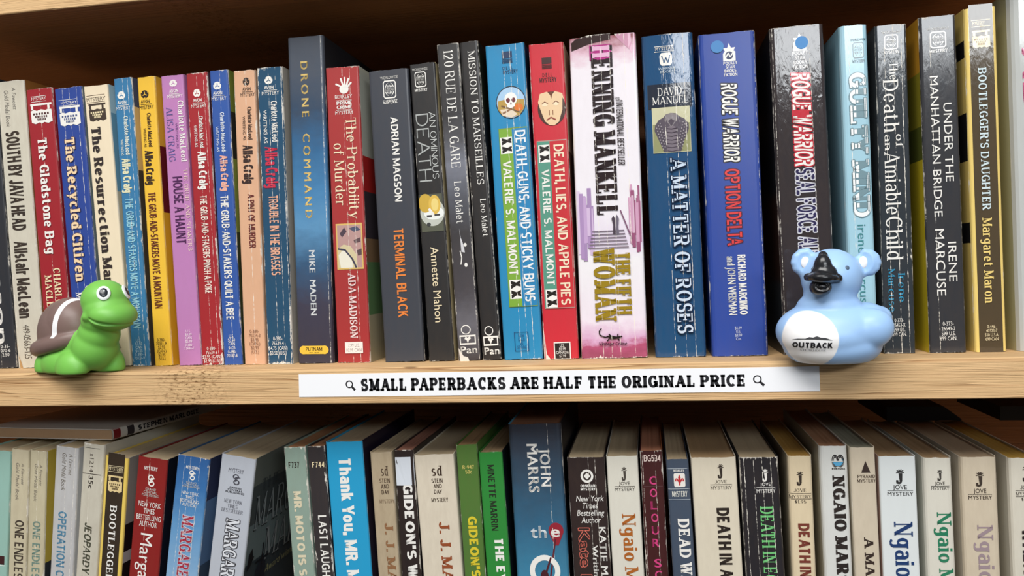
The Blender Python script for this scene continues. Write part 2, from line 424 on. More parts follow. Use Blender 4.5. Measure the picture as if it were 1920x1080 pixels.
    def O(s, u0, u1, p0, p1, col, t=0.14):
        z1, z0 = s.z(p0), s.z(p1); s.lay += 1; n = 28; V = []
        for k in range(n):
            a = 2 * math.pi * k / n
            for q in (1, 1 - 2 * t):
                V.append(s.P((u0 + u1) / 2 + q * math.cos(a) * (u1 - u0) / 2, (z0 + z1) / 2 + q * math.sin(a) * (z1 - z0) / 2, s.lay))
        s.sp.add(V, [(2 * k, (2 * k + 2) % (2 * n), (2 * k + 3) % (2 * n), 2 * k + 1) for k in range(n)], s.mat(col))
    def Bx(s, u0, u1, p0, p1, col, t=0.06):   # outline of a rectangle
        du = (u1 - u0) * t; dp = max(0.7, (p1 - p0) * 0.0 + du * 60)
        s.R(u0, u1, p0, p0 + dp, col); s.R(u0, u1, p1 - dp, p1, col); s.R(u0, u0 + du, p0, p1, col); s.R(u1 - du, u1, p0, p1, col)
    def G(s, u0, u1, p0, p1, pts, col):       # polygon, pts in 0..1 of the rectangle (x right, y up)
        z1, z0 = s.z(p0), s.z(p1); s.lay += 1
        Q = [(u0 + (u1 - u0) * x, z0 + (z1 - z0) * y) for x, y in pts]
        du = max(q[0] for q in Q) - min(q[0] for q in Q)
        if du < 0.16: Fc = [tuple(range(len(Q)))]
        else:                                 # cut into strips so that it follows the curve of the spine
            bm = bmesh.new(); bm.faces.new([bm.verts.new((a, 0, b)) for a, b in Q])
            n = max(2, int(du / 0.08)); lo = min(q[0] for q in Q)
            for k in range(1, n):
                bmesh.ops.bisect_plane(bm, geom=bm.verts[:] + bm.edges[:] + bm.faces[:], plane_co=(lo + du * k / n, 0, 0), plane_no=(1, 0, 0), dist=1e-7)
            bm.verts.index_update(); Q = [(v.co.x, v.co.z) for v in bm.verts]; Fc = [tuple(v.index for v in f.verts) for f in bm.faces]; bm.free()
        s.sp.add([s.P(a, b, s.lay) for a, b in Q], Fc, s.mat(col))
    def L(s, u0, u1, p0, p1, pts, wd, col):   # broad line through pts, wd as a share of the rectangle width
        for (xa, ya), (xb, yb) in zip(pts, pts[1:]):
            k = (abs(s.z(p1) - s.z(p0))) / max(1e-6, (u1 - u0) * s.w)
            dx, dy = xb - xa, (yb - ya) * k; l = math.hypot(dx, dy) or 1
            nx, ny = -dy / l * wd / 2, dx / l * wd / 2 / k
            s.G(u0, u1, p0, p1, [(xa + nx, ya + ny), (xb + nx, yb + ny), (xb - nx, yb - ny), (xa - nx, ya - ny)], col)
    def _put(s, V, Fc, fn, col):
        s.lay += 1
        s.sp.add([fn(x, y) for x, y in V], Fc, s.mat(col))
    def T(s, st, txt, p0, p1, u0, u1, col, sh=None):          # reads down the spine
        z0, z1 = s.z(p0), s.z(p1); V, Fc, _ = letters(txt, st)
        if sh is not None:                    # outline in a second colour behind
            du = 0.05 * (u1 - u0); s.lay += 1
            for a, b in ((1, 0), (-1, 0), (0, 1), (0, -1), (.7, .7), (-.7, .7), (.7, -.7), (-.7, -.7)):
                dz = du * s.w * 1.3 * b
                s.sp.add([s.P(u0 + (u1 - u0) * y + a * du * 1.3, z0 + (z1 - z0) * x + dz, s.lay) for x, y in V], Fc, s.mat(sh))
        lay = s.lay + 1
        s._put(V, Fc, lambda x, y: s.P(u0 + (u1 - u0) * y, z0 + (z1 - z0) * x, lay), col)
    def H(s, st, txt, p0, p1, u0, u1, col):   # reads across the spine
        z1, z0 = s.z(p0), s.z(p1); V, Fc, _ = letters(txt, st); lay = s.lay + 1
        s._put(V, Fc, lambda x, y: s.P(u0 + (u1 - u0) * x, z0 + (z1 - z0) * y, lay), col)
    def ML(s, st, lines, p0, p1, u0, u1, col):
        lines = lines.split('/'); n = len(lines); st_ = (p1 - p0) / n
        ws = [letters(t, st)[2] for t in lines]; mx = max(ws)
        for k, t in enumerate(lines):
            hw = (u1 - u0) / 2 * ws[k] / mx; c = (u0 + u1) / 2
            s.H(st, t, p0 + st_ * k, p0 + st_ * (k + 0.78), c - hw, c + hw, col)
    # --- emblems
    def AV(s, u0, u1, p0, p1, q0, q1, r0, r1, m0, m1, col):   # round emblem with three spokes, word, rule, word
        s.E(u0, u1, p0, p1, col); bg = s.col
        for a in (90, 210, 330):
            a = math.radians(a)
            s.L(u0, u1, p0, p1, [(.5, .5), (.5 + .3 * math.cos(a), .5 + .3 * math.sin(a))], .09, bg)
        for a in (30, 150, 270):
            a = math.radians(a); s.E((u0 + u1) / 2 + (u1 - u0) * (.5 * math.cos(a) - .09), (u0 + u1) / 2 + (u1 - u0) * (.5 * math.cos(a) + .09),
                                     (p0 + p1) / 2 - (p1 - p0) * (.5 * math.sin(a) + .09), (p0 + p1) / 2 - (p1 - p0) * (.5 * math.sin(a) - .09), bg)
        s.H('n', 'AVON', q0, q1, u0 - .02, u1 + .04, col); s.R(m0 + .08, m1 - .08, q1 + 2.0, q1 + 2.8, col); s.H('s', 'MYSTERY', r0, r1, m0, m1, col)
    def WW(s, u0, u1, p0, p1, col, word, top=True):           # globe in a rounded square
        k = (p1 - p0)
        if top: s.H('b', 'WORLDWIDE', p0 - k * .23, p0 - k * .08, u0 - (u1 - u0) * .18, u1 + (u1 - u0) * .18, col)
        s.G(u0, u1, p0, p1, [(.12, 0), (.88, 0), (1, .12), (1, .88), (.88, 1), (.12, 1), (0, .88), (0, .12)], col)
        s.G(u0, u1, p0, p1, [(.15, .07), (.85, .07), (.93, .15), (.93, .85), (.85, .93), (.15, .93), (.07, .85), (.07, .15)], s.col)
        a, b = u0 + (u1 - u0) * .13, u1 - (u1 - u0) * .13
        s.E(a, b, p0 + k * .13, p1 - k * .13, col)
        c = (a + b) / 2; w = b - a
        for f in (.78, .42): s.O(c - w * f / 2, c + w * f / 2, p0 + k * .13, p1 - k * .13, s.col, .1 if f > .5 else .14)
        s.R(c - w * .03, c + w * .03, p0 + k * .13, p1 - k * .13, s.col)
        s.R(a, b, p0 + k * .38, p1 - k * .38, s.col); s.H('b', word, p0 + k * .42, p1 - k * .42, a, b, col)
        s.H('n', word, p1 + k * .08, p1 + k * .28, u0 - (u1 - u0) * .06, u1 + (u1 - u0) * .06, col)
    def HS(s, u0, u1, p0, p1, col, ink):                      # sign board hanging from a bar
        k = p1 - p0
        s.R(u0, u1, p0, p0 + k * .1, col); s.R(u0 + .02, u0 + .1, p0, p0 + k * .3, col); s.R(u1 - .16, u1 - .08, p0, p0 + k * .3, col)
        s.G(u0, u1, p0 + k * .3, p1, [(.02, .12), (.2, .0), (.4, .1), (.5, 0), (.62, .1), (.8, 0), (1, .12), (.98, .95), (.84, 1), (.7, .92), (.5, 1), (.3, .92), (.14, 1), (0, .92)], col)
        for y, a, b in ((.46, .1, .9), (.6, .2, .8), (.73, .3, .72)):
            n = 6
            for j in range(n):
                ua = u0 + (u1 - u0) * (a + (b - a) * j / n); s.R(ua, ua + (u1 - u0) * (b - a) / n * .62, p0 + k * y, p0 + k * (y + .1), ink)
    def JV(s, u0, u1, p0, p1, col):                           # letter J with a palm crown
        for a in (0, 36, 72, 108, 144, 180):
            a = math.radians(a)
            s.L(u0, u1, p0, p1, [(.55, .82), (.55 + .42 * math.cos(a), .82 + .2 * math.sin(a) - (.05 if abs(math.cos(a)) > .9 else 0))], .11, col)
        s.G(u0, u1, p0, p1, [(.38, .74), (.78, .74), (.74, .2), (.62, .03), (.4, -.02), (.12, .04), (.1, .26), (.34, .26), (.34, .14), (.48, .14)], col)
    def JM(s, u0, u1, a, b, c, d, col, st='s', price=None):   # JOVE / rule / MYSTERY
        w = u1 - u0
        s.H(st, 'JOVE', a, b, u0 + w * .22, u1 - w * .24, col); m_ = (b + c) / 2; s.R(u0, u1, m_ - .4, m_ + .4, col); s.H(st, 'MYSTERY', c, d, u0, u1, col)
        if price: s.R(u0, u1, d + 1.3, d + 2.1, col); s.H(st, price, d + 4, d + 9.5, u0 + w * .25, u1 - w * .25, col)
    def PN(s, u0, u1, p0, p1, col):                           # ring, open box, word Pan
        k = p1 - p0; w = u1 - u0
        s.O(u0 + w * .12, u1 - w * .28, p0, p0 + k * .34, col, .1)
        s.Bx(u0, u1, p0 + k * .36, p0 + k * .7, col, .07)
        s.G(u0, u1, p0 + k * .36, p0 + k * .7, [(.5, .15), (.42, .5), (.3, .6), (.38, .85), (.5, .72), (.64, .88), (.7, .62), (.58, .5)], col)
        s.H('b', 'Pan', p0 + k * .76, p1, u0 + w * .02, u1 + w * .04, col)
    def GC(s, u0, u1, p0, p1, q0, q1, col):                   # stacked rings with a stroke, two small lines
        k = p1 - p0
        s.O(u0, u1, p0, p0 + k * .5, col, .2); s.O(u0 + .03, u1 + .03, p0 + k * .5, p1, col, .2)
        s.R((u0 + u1) / 2 - .02, (u0 + u1) / 2 + .03, p0 + k * .3, p0 + k * .7, col); s.R((u0 + u1) / 2, u1 + .04, p0 + k * .26, p0 + k * .34, col)
        s.ML('b', 'GRAND/CENTRAL/PUBLISHING', q0, q1, u0 - .16, u1 + .2, col)
    def DB(s, u0, u1, p0, p1, q0, q1, m0, m1, col):           # dark square over fine bars, two words
        k = p1 - p0; s.R(u0, u1, p0, p0 + k * .55, col)
        for j in range(6): s.R(u0, u1, p0 + k * (.6 + .065 * j), p0 + k * (.635 + .065 * j), col)
        s.H('s', 'D E L L', q0, q0 + (q1 - q0) * .4, u0 + .0, u1, col); s.H('n', 'MYSTERY', q0 + (q1 - q0) * .5, q1, m0, m1, col)
    def ZZ(s, u0, u1, p0, p1):                                # black block with white wedges
        s.R(u0, u1, p0, p1, (245, 243, 238))
        for y in (.02, .52):
            s.G(u0, u1, p0, p1, [(.12, y), (.12, y + .2), (.95, y + .44), (.95, y + .3)], (20, 20, 22))
            s.G(u0, u1, p0, p1, [(.12, y + .26), (.12, y + .44), (.95, y + .24), (.95, y + .1)], (20, 20, 22))
    def SD(s, u0, u1, p0, p1, col):                           # old style s d
        s.H('g', 'sd', p0 + (p1 - p0) * -.0, p1, u0, u1, col); s.R(u0 + (u1 - u0) * .7, u1, p0, p0 + 1.6, col)
    # --- stickers are parts of their own
    def sticker(s, u0, u1, p0, p1, col, label, round_=False):
        mb = MB(); z1, z0 = s.z(p0), s.z(p1); s.lay += 2
        n = 28
        if round_: pts = [(.5 + .5 * math.cos(2 * math.pi * k / n), .5 + .5 * math.sin(2 * math.pi * k / n)) for k in range(n)]
        else: pts = [(0, 0), (.25, 0), (.5, 0), (.75, 0), (1, 0), (1, 1), (.75, 1), (.5, 1), (.25, 1), (0, 1)]
        m_ = solid(col, 0.45); top = [s.P(u0 + (u1 - u0) * x, z0 + (z1 - z0) * y, s.lay + 4) for x, y in pts]
        bot = [(a, b + 0.00012, c) for a, b, c in top]
        k = len(pts); mb.add(top + bot, [tuple(range(k)), tuple(range(2 * k - 1, k - 1, -1))] + [(i, (i + 1) % k, (i + 1) % k + k, i + k) for i in range(k)], m_)
        o = mb.build('sticker', s.root); tag(o, label)
    # --- writing and pictures on the front cover (a across 0..1 from the spine, rows by height in the photograph at the spine edge)
    def CT(s, st, txt, z0, z1, a0, a1, col):
        V, Fc, _ = letters(txt, st); s.lay += 1; x = s.w / 2 + 0.0002 + 0.000012 * s.lay
        s.fmb.add([(x, s.r + (s.depth - s.r) * (a0 + (a1 - a0) * p), z0 + (z1 - z0) * q) for p, q in V], Fc, solid(col, 0.4))
    def CP(s, pts, col):
        s.lay += 1; x = s.w / 2 + 0.0002 + 0.000012 * s.lay
        s.fmb.add([(x, s.r + (s.depth - s.r) * a, z) for a, z in pts], [tuple(range(len(pts)))], solid(col, 0.4))
    def cover(s, mb, side, spec):
        x0 = s.w / 2 - 0.0002; x0 = x0 if side > 0 else -x0
        bands = spec if isinstance(spec, list) and isinstance(spec[0][0], (int, float)) and len(spec[0]) == 3 and not isinstance(spec[0][2], int) else [(0, 1, spec)]
        for a, b, c in bands:
            mb.box((x0 - 0.0002, s.r, s.h * a), (x0 + 0.0002, s.depth, s.h * b), solid(c, 0.4))
    def done(s):
        s.sp.build('spine', s.root)
        f = MB(); s.cover(f, 1, s.front)
        for v in (s.fmb,):
            k = len(f.v); f.v += v.v
            for q, mi in zip(v.f, v.mi): f.f.append(tuple(k + z for z in q)); f.mi.append(f.mat(v.mats[mi]))
        f.build('front_cover', s.root)
        f = MB(); s.cover(f, -1, s.back); f.build('back_cover', s.root)
        f = MB(); n = 10; w = s.w - 0.0012; y0, y1 = s.r * .6 + 0.0006, s.depth - 0.0012; z1 = s.h - 0.0009
        rng = random.Random(int(s.seed * 100)); V = []
        for k in range(n + 1):
            x = -w / 2 + w * k / n; dz = -0.0005 * math.sin(math.pi * k / n) + rng.uniform(-.00012, .00012)
            V += [(x, y0, 0.0006), (x, y1, 0.0006), (x, y0, z1 + dz), (x, y1, z1 + dz)]
        Fc = []
        for k in range(n):
            i = 4 * k; j = i + 4; Fc += [(i, j, j + 2, i + 2), (i + 1, i + 3, j + 3, j + 1), (i + 2, j + 2, j + 3, i + 3), (i, i + 1, j + 1, j)]
        Fc += [(0, 2, 3, 1), (4 * n, 4 * n + 1, 4 * n + 3, 4 * n + 2)]
        f.add(V, Fc, page_mat(s.page)); f.build('page_block', s.root)
def make(rows, group, floor, lower):
    for d in rows:
        kw = dict(d[3]); pr = d[4]
        b = Book(d[0], d[1], d[2], group, floor, lower=lower, **kw)
        for p in pr: getattr(b, p[0])(*p[1:])
        b.done()
# ------------------------------------------------------------------ the upper row, left to right: corners of each spine in the photograph, colour, label, build, printing
WH = (240, 238, 232); BK = (24, 23, 25); CR = (238, 222, 180)
def five(t0, a, b, cl, wr, ac, tt, title, pr, plines, cn, cw, ca, ct, cp, n=(.45, .68), w=(.2, .34), A=(.2, .66), t=(.24, .66), p=(.18, .76), lg=(.18, .62)):
    """the seven matching spines: emblem, two author lines, title, price block"""
    return [('AV', lg[0], lg[1], a, a + 15, a + 18, a + 24, a + 28.5, a + 35, max(.04, lg[0] - .12), min(.97, lg[1] + .24), cl),
            ('T', 'n', 'Charlotte MacLeod', cn[0], cn[1], n[0], n[1], t0), ('T', 's', 'WRITING AS', cw[0], cw[1], w[0], w[1], t0),
            ('T', 'N', 'Alisa Craig', ca[0], ca[1], A[0], A[1], ac), ('T', 'n', title, ct[0], ct[1], t[0], t[1], tt),
            ('ML', 's', plines, cp[0], cp[1], p[0], p[1], pr)]
_q = random.Random(3); COLS = []
for k in range(15):                          # blurred lilac columns printed at both sides of the stairs
    u = .02 + .2 * _q.random(); c = _q.choice([(214, 190, 222), (198, 168, 210), (176, 146, 192), (170, 142, 186), (226, 208, 232)])
    COLS.append(('R', u, u + .025 + .04 * _q.random(), 350 + 40 * _q.random(), 440 + 55 * _q.random(), c))
    u = .78 + .17 * _q.random(); c = _q.choice([(210, 160, 190), (186, 120, 156), (156, 88, 124), (220, 186, 206), (170, 104, 138)])
    COLS.append(('R', u, u + .025 + .04 * _q.random(), 345 + 40 * _q.random(), 430 + 50 * _q.random(), c))
UP = [
 [(-64, 150, -9, 148, -22, 693, 31, 690), (40, 46, 54), 'dark slate paperback cut off by the left edge of the upper shelf', dict(cracks=(.5,), wear=.7),
  [('T', 'b', 'anson', 480, 644, .40, .78, WH), ('ML', 's', '0-35-/070-6/2.50', 647, 670, .5, .84, WH)]],
 [(-7, 152, 44, 151, 33, 692, 86, 690), (214, 209, 192), 'dirty cream paperback with tall black lettering, leftmost pale spine on the upper shelf', dict(wear=1.2, soil=.3, front=(150, 100, 50), cracks=(.08,)),
  [('T', 'i', 'A Fawcett', 164, 206, .55, .68, (120, 118, 112)), ('T', 'i', 'Gold Medal Book', 169, 237, .26, .42, (120, 118, 112)),
   ('T', 'N', 'SOUTH BY JAVA HEAD', 246, 432, .2, .7, (38, 36, 36)), ('T', 'N', 'Alistair MacLean', 452, 596, .2, .68, (44, 42, 42)), ('T', 's', '449-05663-125', 609, 672, .3, .55, (90, 84, 76)),
   ('G', .0, .34, 640, 691, [(0, 0), (.62, 0), (.45, .25), (.2, .5), (.04, 1)], (190, 150, 100))]],
 [(48, 167.5, 97, 164, 88, 690, 138, 688), (158, 34, 46), 'red paperback with white slab title and white sign emblem, behind the turtle shell', dict(wear=1.0, cracks=(.52,)),
  [('R', .18, .76, 180, 180.8, WH), ('H', 's', 'MYSTERY', 182, 187.5, .2, .76, WH), ('R', .18, .76, 190, 190.8, WH), ('HS', .14, .95, 194, 232, WH, (70, 30, 34)),
   ('T', 'k', 'The Gladstone Bag', 259, 476, .33, .68, WH), ('T', 'g', 'CHARLOTTE', 503, 606, .55, .8, CR), ('T', 'g', 'MACLEOD', 515, 600, .2, .45, CR)]],
 [(100.7, 165, 152.5, 162.4, 143, 688, 194, 687), (38, 70, 150), 'bright blue paperback with cream outlined title, just above the turtle shell', dict(wear=1.0, cracks=(.55, .3, .82), front=(110, 125, 130)),
  [('R', .14, .8, 186.5, 187.3, WH), ('H', 's', 'MYSTERY', 190, 195, .22, .8, WH), ('R', .14, .8, 197, 197.8, WH), ('HS', .14, .9, 199, 236, WH, (60, 80, 130)),
   ('T', 'k', 'The Recycled Citizen', 258, 527, .26, .62, (245, 214, 170), (70, 60, 90)), ('T', 'g', 'CHARLOTTE', 536, 632, .58, .82, WH), ('T', 'g', 'MACLEOD', 547, 630, .22, .46, WH)]],
 [(155.5, 161.5, 201.5, 158.5, 200.5, 688, 246.5, 687), (238, 222, 192), 'cream paperback with black old-style title and black sign emblem, partly behind the turtle head', dict(wear=.8, front=[(0, .62, (222, 205, 170)), (.62, .9, (120, 170, 190)), (.9, 1, (190, 220, 225))]),
  [('R', .1, .86, 178, 178.8, (90, 70, 60)), ('H', 's', 'MYSTERY', 182, 189, .1, .88, (70, 60, 55)), ('R', .1, .86, 191, 191.8, (90, 70, 60)), ('HS', .16, .86, 194, 227, (64, 54, 48), CR),
   ('T', 'k', 'The Resurrection Man', 238, 535, .2, .58, (46, 40, 42)), ('ML', 's', '0-445-/40/U.S.A./2.95', 620, 668, .3, .7, (110, 90, 70))]],
 [(211, 147.5, 247.4, 144.5, 248.3, 687, 281, 686.6), (52, 122, 168), 'medium blue paperback with pale blue lettering just right of the turtle face', dict(wear=1.3, cracks=(.5, .78), wrinkle=.5, front=[(0, .68, (70, 66, 62)), (.68, .9, (225, 200, 140)), (.9, 1, (80, 90, 120))]),
  five((225, 232, 220), 171, 0, WH, 0, (226, 224, 188), (150, 206, 222), 'THE GRUB-AND-STAKERS MOVE A MOUNTAIN', (190, 215, 225), 'U.S./$3.50/CAN/$4.25/0-380-/70331-9', (218, 290), (261, 291), (297, 361), (372, 615), (635, 675))],
 [(255.4, 144.4, 290.4, 142.4, 290.4, 686.8, 323, 686), (240, 192, 62), 'yellow paperback with dark maroon lettering, left of the lilac one', dict(wear=.6, front=[(0, .53, (238, 184, 40)), (.53, .76, (110, 24, 30)), (.76, 1, (240, 190, 60))]),
  five((60, 40, 30), 169, 0, (40, 34, 30), 0, (50, 36, 34), (96, 32, 34), 'THE GRUB-AND-STAKERS MOVE A MOUNTAIN', (70, 50, 30), '0-380-/70331-9/$3.95/(CAN.)/$2.95/(U.S.)', (212, 275), (240, 275), (282, 346), (361, 578), (634, 676))],
 [(300, 143.5, 344, 138, 336, 685, 377.8, 683.9), (190, 128, 184), 'lilac purple paperback with dark purple title, right of the yellow one', dict(wear=.6),
  [('AV', .38, .72, 150, 163, 168, 174, 178, 184, .26, .94, WH), ('T', 'f', 'ALISA CRAIG', 200, 302, .16, .44, (98, 92, 156)), ('T', 's', 'WRITING AS', 231, 278, .53, .62, (120, 80, 140)),
   ('T', 'g', 'Charlotte MacLeod', 190, 304, .7, .94, WH), ('T', 'f', 'THE GRUB-AND-STAKERS', 318, 471, .76, .93, (240, 214, 200)), ('T', 'n', 'HOUSE A HAUNT', 331, 456, .26, .68, (76, 34, 84)),
   ('ML', 's', 'U.S./$4.99/CAN/$5.99/0-380-/71444-7', 618, 657, .3, .74, (240, 225, 238))]],
 [(346.7, 137, 389.6, 135, 379.9, 684.4, 417.8, 683.9), (164, 38, 48), 'red paperback with cracked spine and narrow white lettering, between the lilac and the blue spines', dict(wear=1.5, cracks=(.5, .82), front=(90, 60, 70)),
  five(WH, 167, 0, WH, 0, WH, (244, 226, 214), 'THE GRUB-AND-STAKERS PINCH A POKE', WH, '0-380-/75539-6/$3.95 (CAN)/$2.95 (U.S.)', (218, 277), (234, 275), (284, 355), (367, 550), (650, 681), n=(.5, .7), w=(.26, .4), A=(.36, .76), t=(.36, .68), p=(.06, .94), lg=(.3, .66))],
 [(392.6, 133, 426.7, 129.6, 419, 684, 455.4, 683.9), (46, 88, 164), 'royal blue paperback with pink and white lettering, left of the peach spine', dict(wear=1.1, cracks=(.55,), front=[(0, .45, (60, 70, 40)), (.45, .7, (130, 150, 70)), (.7, .86, (40, 44, 40)), (.86, 1, (120, 140, 60))]),
  five((220, 228, 238), 153, 0, WH, 0, (238, 176, 158), WH, 'THE GRUB-AND-STAKERS QUILT A BEE', WH, 'U.S./$3.50/CAN/$4.25/0-380-/70337-8', (211, 284), (237, 284), (291, 358), (367, 599), (627, 671), n=(.48, .7), w=(.22, .36), A=(.36, .76), t=(.28, .7), p=(.22, .78))],
 [(435.6, 133, 478.5, 130, 459.3, 683.9, 497.8, 683), (224, 176, 142), 'peach pink paperback with dark narrow lettering, the only peach spine on the upper shelf', dict(wear=1.0, cracks=(.55,), soil=.18),
  five((60, 44, 40), 146, 0, (44, 36, 36), 0, (48, 34, 36), (104, 36, 40), 'A PINT OF MURDER', (140, 100, 80), '0-380-/70334-3/$3.95/(CAN.)/$2.95/(U.S.)', (201, 262), (218, 263), (272, 344), (364, 465), (618, 664), n=(.6, .8), w=(.36, .48), A=(.32, .78), t=(.46, .76), p=(.26, .8), lg=(.44, .76))],
 [(480.6, 125, 528.9, 126, 501.6, 683, 549.6, 681), (36, 80, 110), 'dark teal creased paperback with red and orange lettering, right of the peach one', dict(wear=2.2, cracks=(.45, .72, .95), wrinkle=1.0, rough=.15, front=(196, 190, 178)),
  five(WH, 143, 0, WH, 0, (204, 54, 80), (238, 178, 150), 'TROUBLE IN THE BRASSES', WH, '0-380-/75539-4/$4.75 (CAN)/$3.50 (U.S.)', (190, 266), (206, 268), (275, 352), (367, 516), (631, 667), n=(.52, .76), w=(.2, .34), A=(.22, .7), t=(.3, .66), p=(.08, .82), lg=(.3, .62))],
 [(537, 70, 606, 66, 558.5, 680.5, 625.5, 680), [(0, (58, 56, 70)), (.18, (62, 62, 80)), (.3, (52, 88, 122)), (.42, (92, 148, 190)), (.52, (70, 132, 180)), (.66, (50, 104, 148)), (.78, (52, 74, 98)), (.9, (74, 84, 98)), (1, (84, 92, 104))],
  'tall slate and blue thriller with spaced gold letters and a small yellow oval', dict(wear=.4, cracks=(.93,), r=.002, front=(40, 42, 48), depth=.108, rough=.3),
  [('T', 'w', 'DRONE  COMMAND', 115, 409, .36, .55, (226, 196, 120)), ('T', 'b', 'MIKE  MADEN', 469, 591, .42, .58, (226, 230, 232)), ('E', .06, .3, 648, 664, (238, 196, 70)), ('E', .64, .88, 648, 664, (238, 196, 70)), ('R', .17, .77, 648.3, 663.7, (238, 196, 70)),
   ('H', 'n', 'PUTNAM', 651, 658, .24, .7, BK), ('H', 's', 'EST. 1838', 660, 662, .34, .6, BK)]],
 [(609.5, 127.6, 672.6, 122.6, 632.6, 678, 694.8, 676.7), (168, 52, 54), 'red paperback with a white hand emblem at the top of its spine', dict(wear=.8, cracks=(.5, .72), front=[(0, .16, (170, 160, 130)), (.16, .34, (96, 130, 84)), (.34, .42, (140, 110, 80)), (.42, .58, (64, 56, 62)), (.58, .7, (190, 40, 38)), (.7, 1, (196, 198, 184))]),
  [('E', .4, .68, 159, 176, WH)] + [('L', .28, .78, 145, 176, [(.42 + .08 * k, .4), p], .1, WH) for k, p in enumerate([(.02, .62), (.34, .95), (.58, 1.0), (.82, .92), (.98, .66)])] +
  [('H', 's', 'BERKLEY', 178, 185, .26, .78, WH), ('R', .28, .76, 188, 188.8, WH), ('H', 'n', 'PRIME', 190, 196.4, .3, .76, WH), ('H', 'n', 'CRIME', 198, 204.4, .3, .76, WH), ('R', .28, .76, 206, 206.8, WH), ('H', 's', 'MYSTERY', 208, 214.5, .25, .8, WH),
   ('T', 'f', 'The Probability', 222, 412, .56, .86, (240, 222, 188)), ('T', 'f', 'of Murder', 268, 385, .16, .46, (240, 222, 188)),
   ('R', .12, .92, 419, 505, (222, 186, 110)), ('R', .16, .88, 422, 502, (188, 150, 146)), ('G', .16, .88, 422, 502, [(.0, .0), (.0, .45), (.25, .55), (.55, .5), (.78, .3), (.8, 0)], (214, 200, 160)), ('G', .16, .88, 422, 502, [(.1, .0), (.02, .3), (.2, .42), (.45, .36), (.6, .12), (.6, 0)], (236, 232, 214)),
   ('L', .16, .88, 422, 502, [(.0, .45), (.3, .42), (.6, .2), (.75, 0)], .07, (60, 62, 84)), ('G', .16, .88, 422, 502, [(.1, .8), (.3, .95), (.4, .85), (.2, .72)], (80, 66, 78)), ('G', .16, .88, 422, 502, [(.5, .92), (.8, .97), (.98, .88), (.7, .84)], (80, 86, 110)), ('G', .16, .88, 422, 502, [(.68, .64), (.95, .7), (.97, .6), (.72, .57)], (96, 74, 80)), ('G', .16, .88, 422, 502, [(.8, .4), (1, .44), (1, .3), (.84, .28)], (92, 74, 78)),
   ('T', 'g', 'ADA MADISON', 512, 634, .44, .66, (244, 222, 220)), ('R', .26, .8, 641, 662, (240, 236, 230)), ('H', 's', '7.99 U.S.', 644, 650, .36, .7, (150, 130, 130)), ('H', 's', '10.99 CAN.', 653, 659, .3, .78, (150, 130, 130))]],
 [(689, 134, 766, 127.6, 721.5, 678, 796, 675), (60, 66, 76), 'plain dark slate paperback with white and orange capitals and no picture', dict(wear=.35, r=.0016, front=(18, 18, 24), bulge=.0004, wrinkle=.1),
  [('WW', .36, .68, 151, 185, WH, 'SUSPENSE'), ('T', 'n', 'ADRIAN MAGSON', 220, 379, .5, .68, WH), ('T', 'n', 'TERMINAL BLACK', 429, 595, .42, .66, (236, 134, 62))]],
 [(766.5, 121, 816.3, 115.8, 804.4, 676.7, 851.9, 675), (38, 41, 44), 'black paperback with a spilled yellow cup pictured halfway down its spine', dict(wear=.9, front=(214, 196, 150), wrinkle=.4),
  [('WW', .18, .62, 134, 163, WH, 'MYSTERY'), ('T', 'l', 'AN OMINOUS', 211, 336, .64, .88, (205, 208, 206)), ('T', 'l', 'DEATH', 213, 340, .12, .6, (176, 180, 178)),
   ('R', .0, 1, 364, 434, (88, 92, 78)), ('E', .05, 1.0, 372, 424, (196, 200, 190)), ('E', .2, .98, 388, 412, (240, 244, 240)), ('E', .0, .55, 363, 398, (206, 170, 70)), ('E', .4, .86, 366, 402, (224, 186, 84)), ('E', .5, .78, 372, 396, (238, 214, 130)), ('L', 0, 1, 370, 412, [(.4, .5), (.62, .12)], .1, WH), ('R', .3, .5, 403, 407, (70, 70, 74)), ('R', .6, .82, 402, 405, (60, 60, 64)), ('E', .28, .44, 417, 424, (60, 64, 66)),
   ('T', 's', 'Annette Mahon', 463, 604, .36, .66, (238, 222, 186))]],
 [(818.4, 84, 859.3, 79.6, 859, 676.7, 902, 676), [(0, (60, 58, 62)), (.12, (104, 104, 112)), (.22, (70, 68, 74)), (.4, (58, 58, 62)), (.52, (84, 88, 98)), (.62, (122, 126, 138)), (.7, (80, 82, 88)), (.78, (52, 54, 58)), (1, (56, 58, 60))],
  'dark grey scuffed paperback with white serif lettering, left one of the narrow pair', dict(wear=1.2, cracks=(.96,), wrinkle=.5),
  [('T', 'f', '120 RUE DE LA GARE', 94, 314, .3, .72, WH), ('T', 'f', 'L\u00e9o Malet'.replace('\u00e9', 'e'), 340, 419, .36, .68, WH),
   ('G', .3, .9, 428, 520, [(.25, 1), (.32, .8), (.4, .76), (.52, .6), (.56, .5), (.3, .52), (.28, .8)], (214, 214, 218)), ('E', .6, .74, 456, 463, WH), ('E', .58, .72, 493, 501, WH), ('L', .3, .9, 470, 496, [(.2, 1), (.3, .5), (.2, 0)], .08, WH),
   ('PN', .12, .86, 609, 662, WH), ('G', 0, .5, 652, 677, [(0, 0), (1, 0), (.9, .3), (.5, .4), (.1, 1), (0, 1)], (228, 222, 214))]],
 [(860.7, 80, 896.3, 75, 904.6, 675.8, 940.7, 673.7), (36, 38, 41), 'black paperback with white serif lettering, right one of the narrow pair, beside bright blue', dict(wear=1.1, cracks=(.97,), r=.0015, front=(28, 28, 30)),
  [('T', 'f', 'MISSION TO MARSEILLES', 96, 346, .42, .78, WH), ('T', 'f', 'Leo Malet', 373, 444, .5, .8, WH), ('PN', .12, .9, 611, 664, WH)]],
